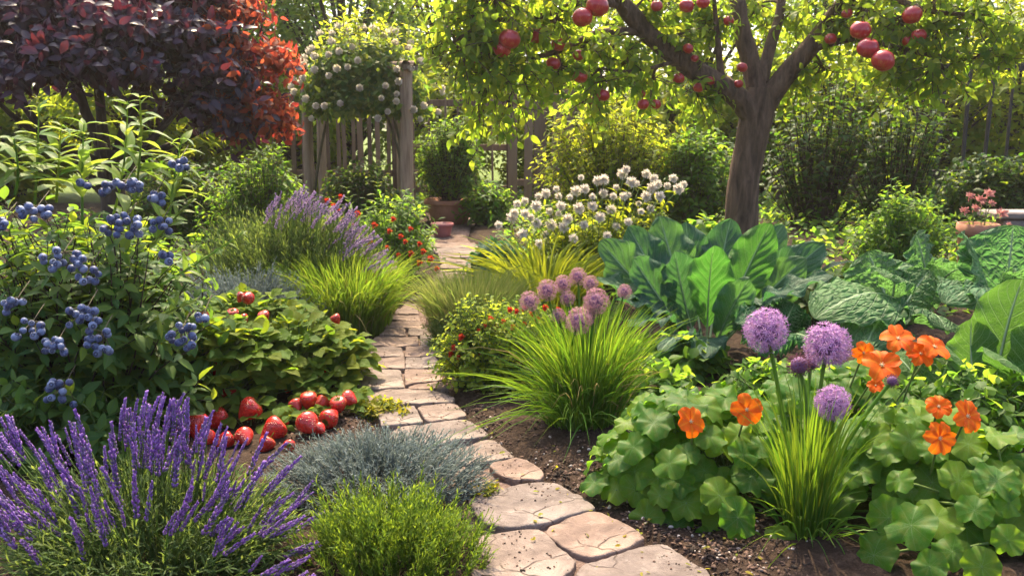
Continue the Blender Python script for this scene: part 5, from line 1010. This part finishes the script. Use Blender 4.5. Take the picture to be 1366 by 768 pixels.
def orange_mesh(np_, seed):
    m = MB(); e = [];
    for k in range(np_):
        a = k * 6.283 / np_ + rng.normal() * .06; n, mm = 7, 7; s = np.linspace(.08, 1, n); u = np.linspace(-1, 1, mm); hw = (.46 if np_ == 5 else .40) * U(.85, 1.1) * np.sin(math.pi * np.clip(s, 0, .93) ** 1.25 * .80 + .05) ** .8
        S, Uu = np.meshgrid(s, u, indexing='ij'); x = Uu * hw[:, None]; y = S * (1 - .10 * Uu ** 2 * S); z = .30 * S - .42 * S ** 3 * U(.2, 1.3) + .10 * Uu ** 2 * S + .07 * np.sin(Uu * 5 + seed + k * 1.7) * S ** 3 + .01 * (k % 2)
        ca, sa = math.cos(a), math.sin(a); V = np.stack([x * ca - y * sa, x * sa + y * ca, z], -1); idx = np.arange(n * mm).reshape(n, mm)
        m.add(V, np.stack([idx[:-1, :-1], idx[:-1, 1:], idx[1:, 1:], idx[1:, :-1]], -1).reshape(-1, 4), np.stack([Uu * .5 + .5, S], -1))
    return m.mesh("flower", M_ORANGE)
OF = [orange_mesh(6, 0), orange_mesh(5, 2), orange_mesh(5, 4), orange_mesh(6, 5)]
m = MB(); inst(m, sphereT(.085, 10, 6), np.eye(3)[None] * np.array([1, 1, .8]), np.array([[0, 0, .06]])); inst(m, sphereT(.03, 6, 4), np.eye(3)[None].repeat(6, 0), np.array([[math.cos(k) * .12, math.sin(k) * .12, .10] for k in np.arange(6) * 1.047])); OC = m.mesh("flower_centre", M_CENTRE)
def nasturtium(label, base, rx, ry, h, n, ls, flowers, low_leaves=()):
    base = np.array(base, float); r = thing("nasturtium_plant", label, "nasturtium", base, None); pts = []
    tries = 0
    while len(pts) < n and tries < 6000:
        tries += 1; q = dome(1, base, rx, ry, h, .45, .04)[0]
        if all(np.linalg.norm(q - z) > ls * .85 for z in pts): pts.append(q)
    pts += [np.array(q) for q in low_leaves]; pts = np.array(pts); N = len(pts)
    b = base + np.column_stack([rng.normal(size=(N, 2)) * [.25 * rx, .25 * ry], np.zeros(N)]); c = b * .55 + pts * .45; c[:, 2] = base[2] + np.maximum(pts[:, 2] - base[2], .05) * .75
    m = MB(); tubes(m, bez(b, c, pts - [0, 0, .004], 8), np.full((1, 8), .0042), 5); 
    for i in range(N):
        rad = nrm((pts[i] - base) * [1, 1, .35]); hz = np.clip((pts[i][2] - base[2]) / h, 0, 1)
        dd = nrm(rad * (.75 - .35 * hz) + np.array([0, -.22, .55 + .35 * hz]) + rng.normal(size=3) * .22); ln = nrm(np.cross(np.cross(dd, rad + [0, 0, -.3]), dd)); R = frames(-ln[None], dd[None])[0]
        part("leaf", NL[i % 4], r, pts[i], R, ls * U(.68, 1.25))
    for i, (px, py, Yd, rr, tx, ty) in enumerate(flowers):
        p = at(px, py, Yd); bb_ = base + [rng.normal() * .06 + (p[0] - base[0]) * .5, rng.normal() * .05, 0]; tubes(m, bez(bb_[None], (bb_ * .4 + p * .6)[None] + [[0, .03, -.05]], p[None], 9), np.full((1, 9), .0038), 5)
        dd = nrm(np.array([tx + rng.normal() * .22, -1.0, ty + rng.normal() * .3])); R = frames(np.cross(dd, [.9, .1, .4])[None], dd[None])[0]; z = Matrix.Rotation(U(0, 6.28), 3, 'Z'); o = part("flower", OF[(i + int(px)) % 4], r, p, R @ np.array(z), rr * .9 * Yd / F); sub("flower_centre", OC, o)
    m.build("stem", M_STEM, r); return r
nasturtium("spreading nasturtium with two orange flowers, overhanging the path side soil", gp(945, 2.88), .41, .31, .38, 125, .060, [(921, 562, 2.62, 25, .1, .5), (996, 546, 2.62, 26, .0, .7)], [at(862, 690, 2.62), at(905, 700, 2.6), at(955, 722, 2.55), at(935, 668, 2.6), at(845, 640, 2.75), at(985, 690, 2.5), at(880, 660, 2.62), at(1000, 730, 2.5), at(905, 640, 2.65), at(960, 660, 2.55), at(1040, 720, 2.5)])
nasturtium("taller nasturtium crowned by a cluster of orange flowers", gp(1120, 3.15), .42, .25, .42, 80, .066, [(1198, 452, 2.95, 26, -.2, 1.5), (1176, 487, 2.85, 29, .1, .9), (1152, 470, 3.0, 18, -.5, .5), (1228, 472, 2.95, 22, -.3, 1.3), (1246, 463, 2.95, 26, .3, 1.2), (1168, 514, 2.85, 13, -.2, .8)])
nasturtium("dense nasturtium with three orange flowers beside the front alliums", gp(1255, 2.72), .36, .28, .40, 95, .060, [(1252, 542, 2.5, 20, -.2, .6), (1290, 555, 2.45, 27, .2, .6), (1253, 584, 2.42, 27, .0, .5)])
nasturtium("leafy flowerless nasturtium at the picture's lower corner", gp(1370, 2.6), .34, .26, .34, 80, .060, [], [at(1215, 700, 2.3), at(1270, 735, 2.25), at(1345, 720, 2.2), at(1300, 680, 2.25), at(1165, 740, 2.35), at(1240, 755, 2.2), at(1310, 755, 2.18), at(1185, 690, 2.4), at(1250, 690, 2.35), at(1345, 670, 2.3), at(1200, 640, 2.45), at(1330, 640, 2.35), at(1280, 640, 2.4)])
fa = gp(1102, 2.56)
fc, _, _ = tuft("allium_clump", "clump of slender green blades topped by large violet allium globes", "allium", fa, 210, .56, .06, .34, .0030, GREEN["chive"], droop=.3, hv=.5)
tuft("", "", "", fa, 90, .26, .08, 1.2, .003, GREEN["chive"], droop=.75, hv=.5, root=fc, pname="arching_blades")
alliums(fc, fa, [(at(1022, 440, 2.66), 32 * 2.66 / F, ALL_BIG[0]), (at(1104, 460, 2.72), 33 * 2.72 / F, ALL_BIG[1]), (at(1111, 537, 2.52), 26 * 2.52 / F, ALL_BIG[0]), (at(1066, 487, 2.8), 17 * 2.8 / F, ALL_BUD), (at(1190, 508, 2.7), 10 * 2.7 / F, ALL_BUD), (at(1082, 484, 2.85), 12 * 2.85 / F, ALL_BUD)], .0062)

# ------------------------------------------------------------------ warm garden air
m, nt = newmat("warm_air"); pv = nt.nodes.new("ShaderNodeVolumePrincipled"); pv.inputs["Color"].default_value = (1, .97, .88, 1); pv.inputs["Density"].default_value = HAZE; pv.inputs["Anisotropy"].default_value = .55
om = nt.nodes.new("ShaderNodeOutputMaterial"); nt.links.new(pv.outputs[0], om.inputs["Volume"])
hz = MB(); V_ = [(x, y, z) for x in (-70, 70) for y in (-8, 175) for z in (-1.2, 7.5)]
hz.add(np.array(V_), np.array([[0, 1, 3, 2], [4, 6, 7, 5], [0, 4, 5, 1], [2, 3, 7, 6], [0, 2, 6, 4], [1, 5, 7, 3]])); tag(hz.build("haze", m, None, False), None, None, kind="stuff")

# ------------------------------------------------------------------ fallen leaves
pts = []
for (px, py, sx, sy, k) in REG + [(700, 690, 90, 60, .5)]:
    for _ in range(int(26 * k)): pts.append(gnd(px + rng.normal() * sx, min(py + rng.normal() * sy, 790)))
pts = np.array(pts); pts[:, 2] = np.where(path_in(pts[:, 0], pts[:, 1]) > 0, H(pts[:, 1]) + .036, bed_z(pts[:, 0], pts[:, 1]) + .012); N = len(pts)
m = MB(); inst(m, L_OV, frames(nrm(rng.normal(size=(N, 3)) * [1, 1, .15]), nrm(rng.normal(size=(N, 3)) * [.3, .3, 0] + [0, 0, 1]), U(.012, .03, N)), pts); tag(m.build("fallen_leaves", GREEN["edging"]), None, None, kind="stuff")
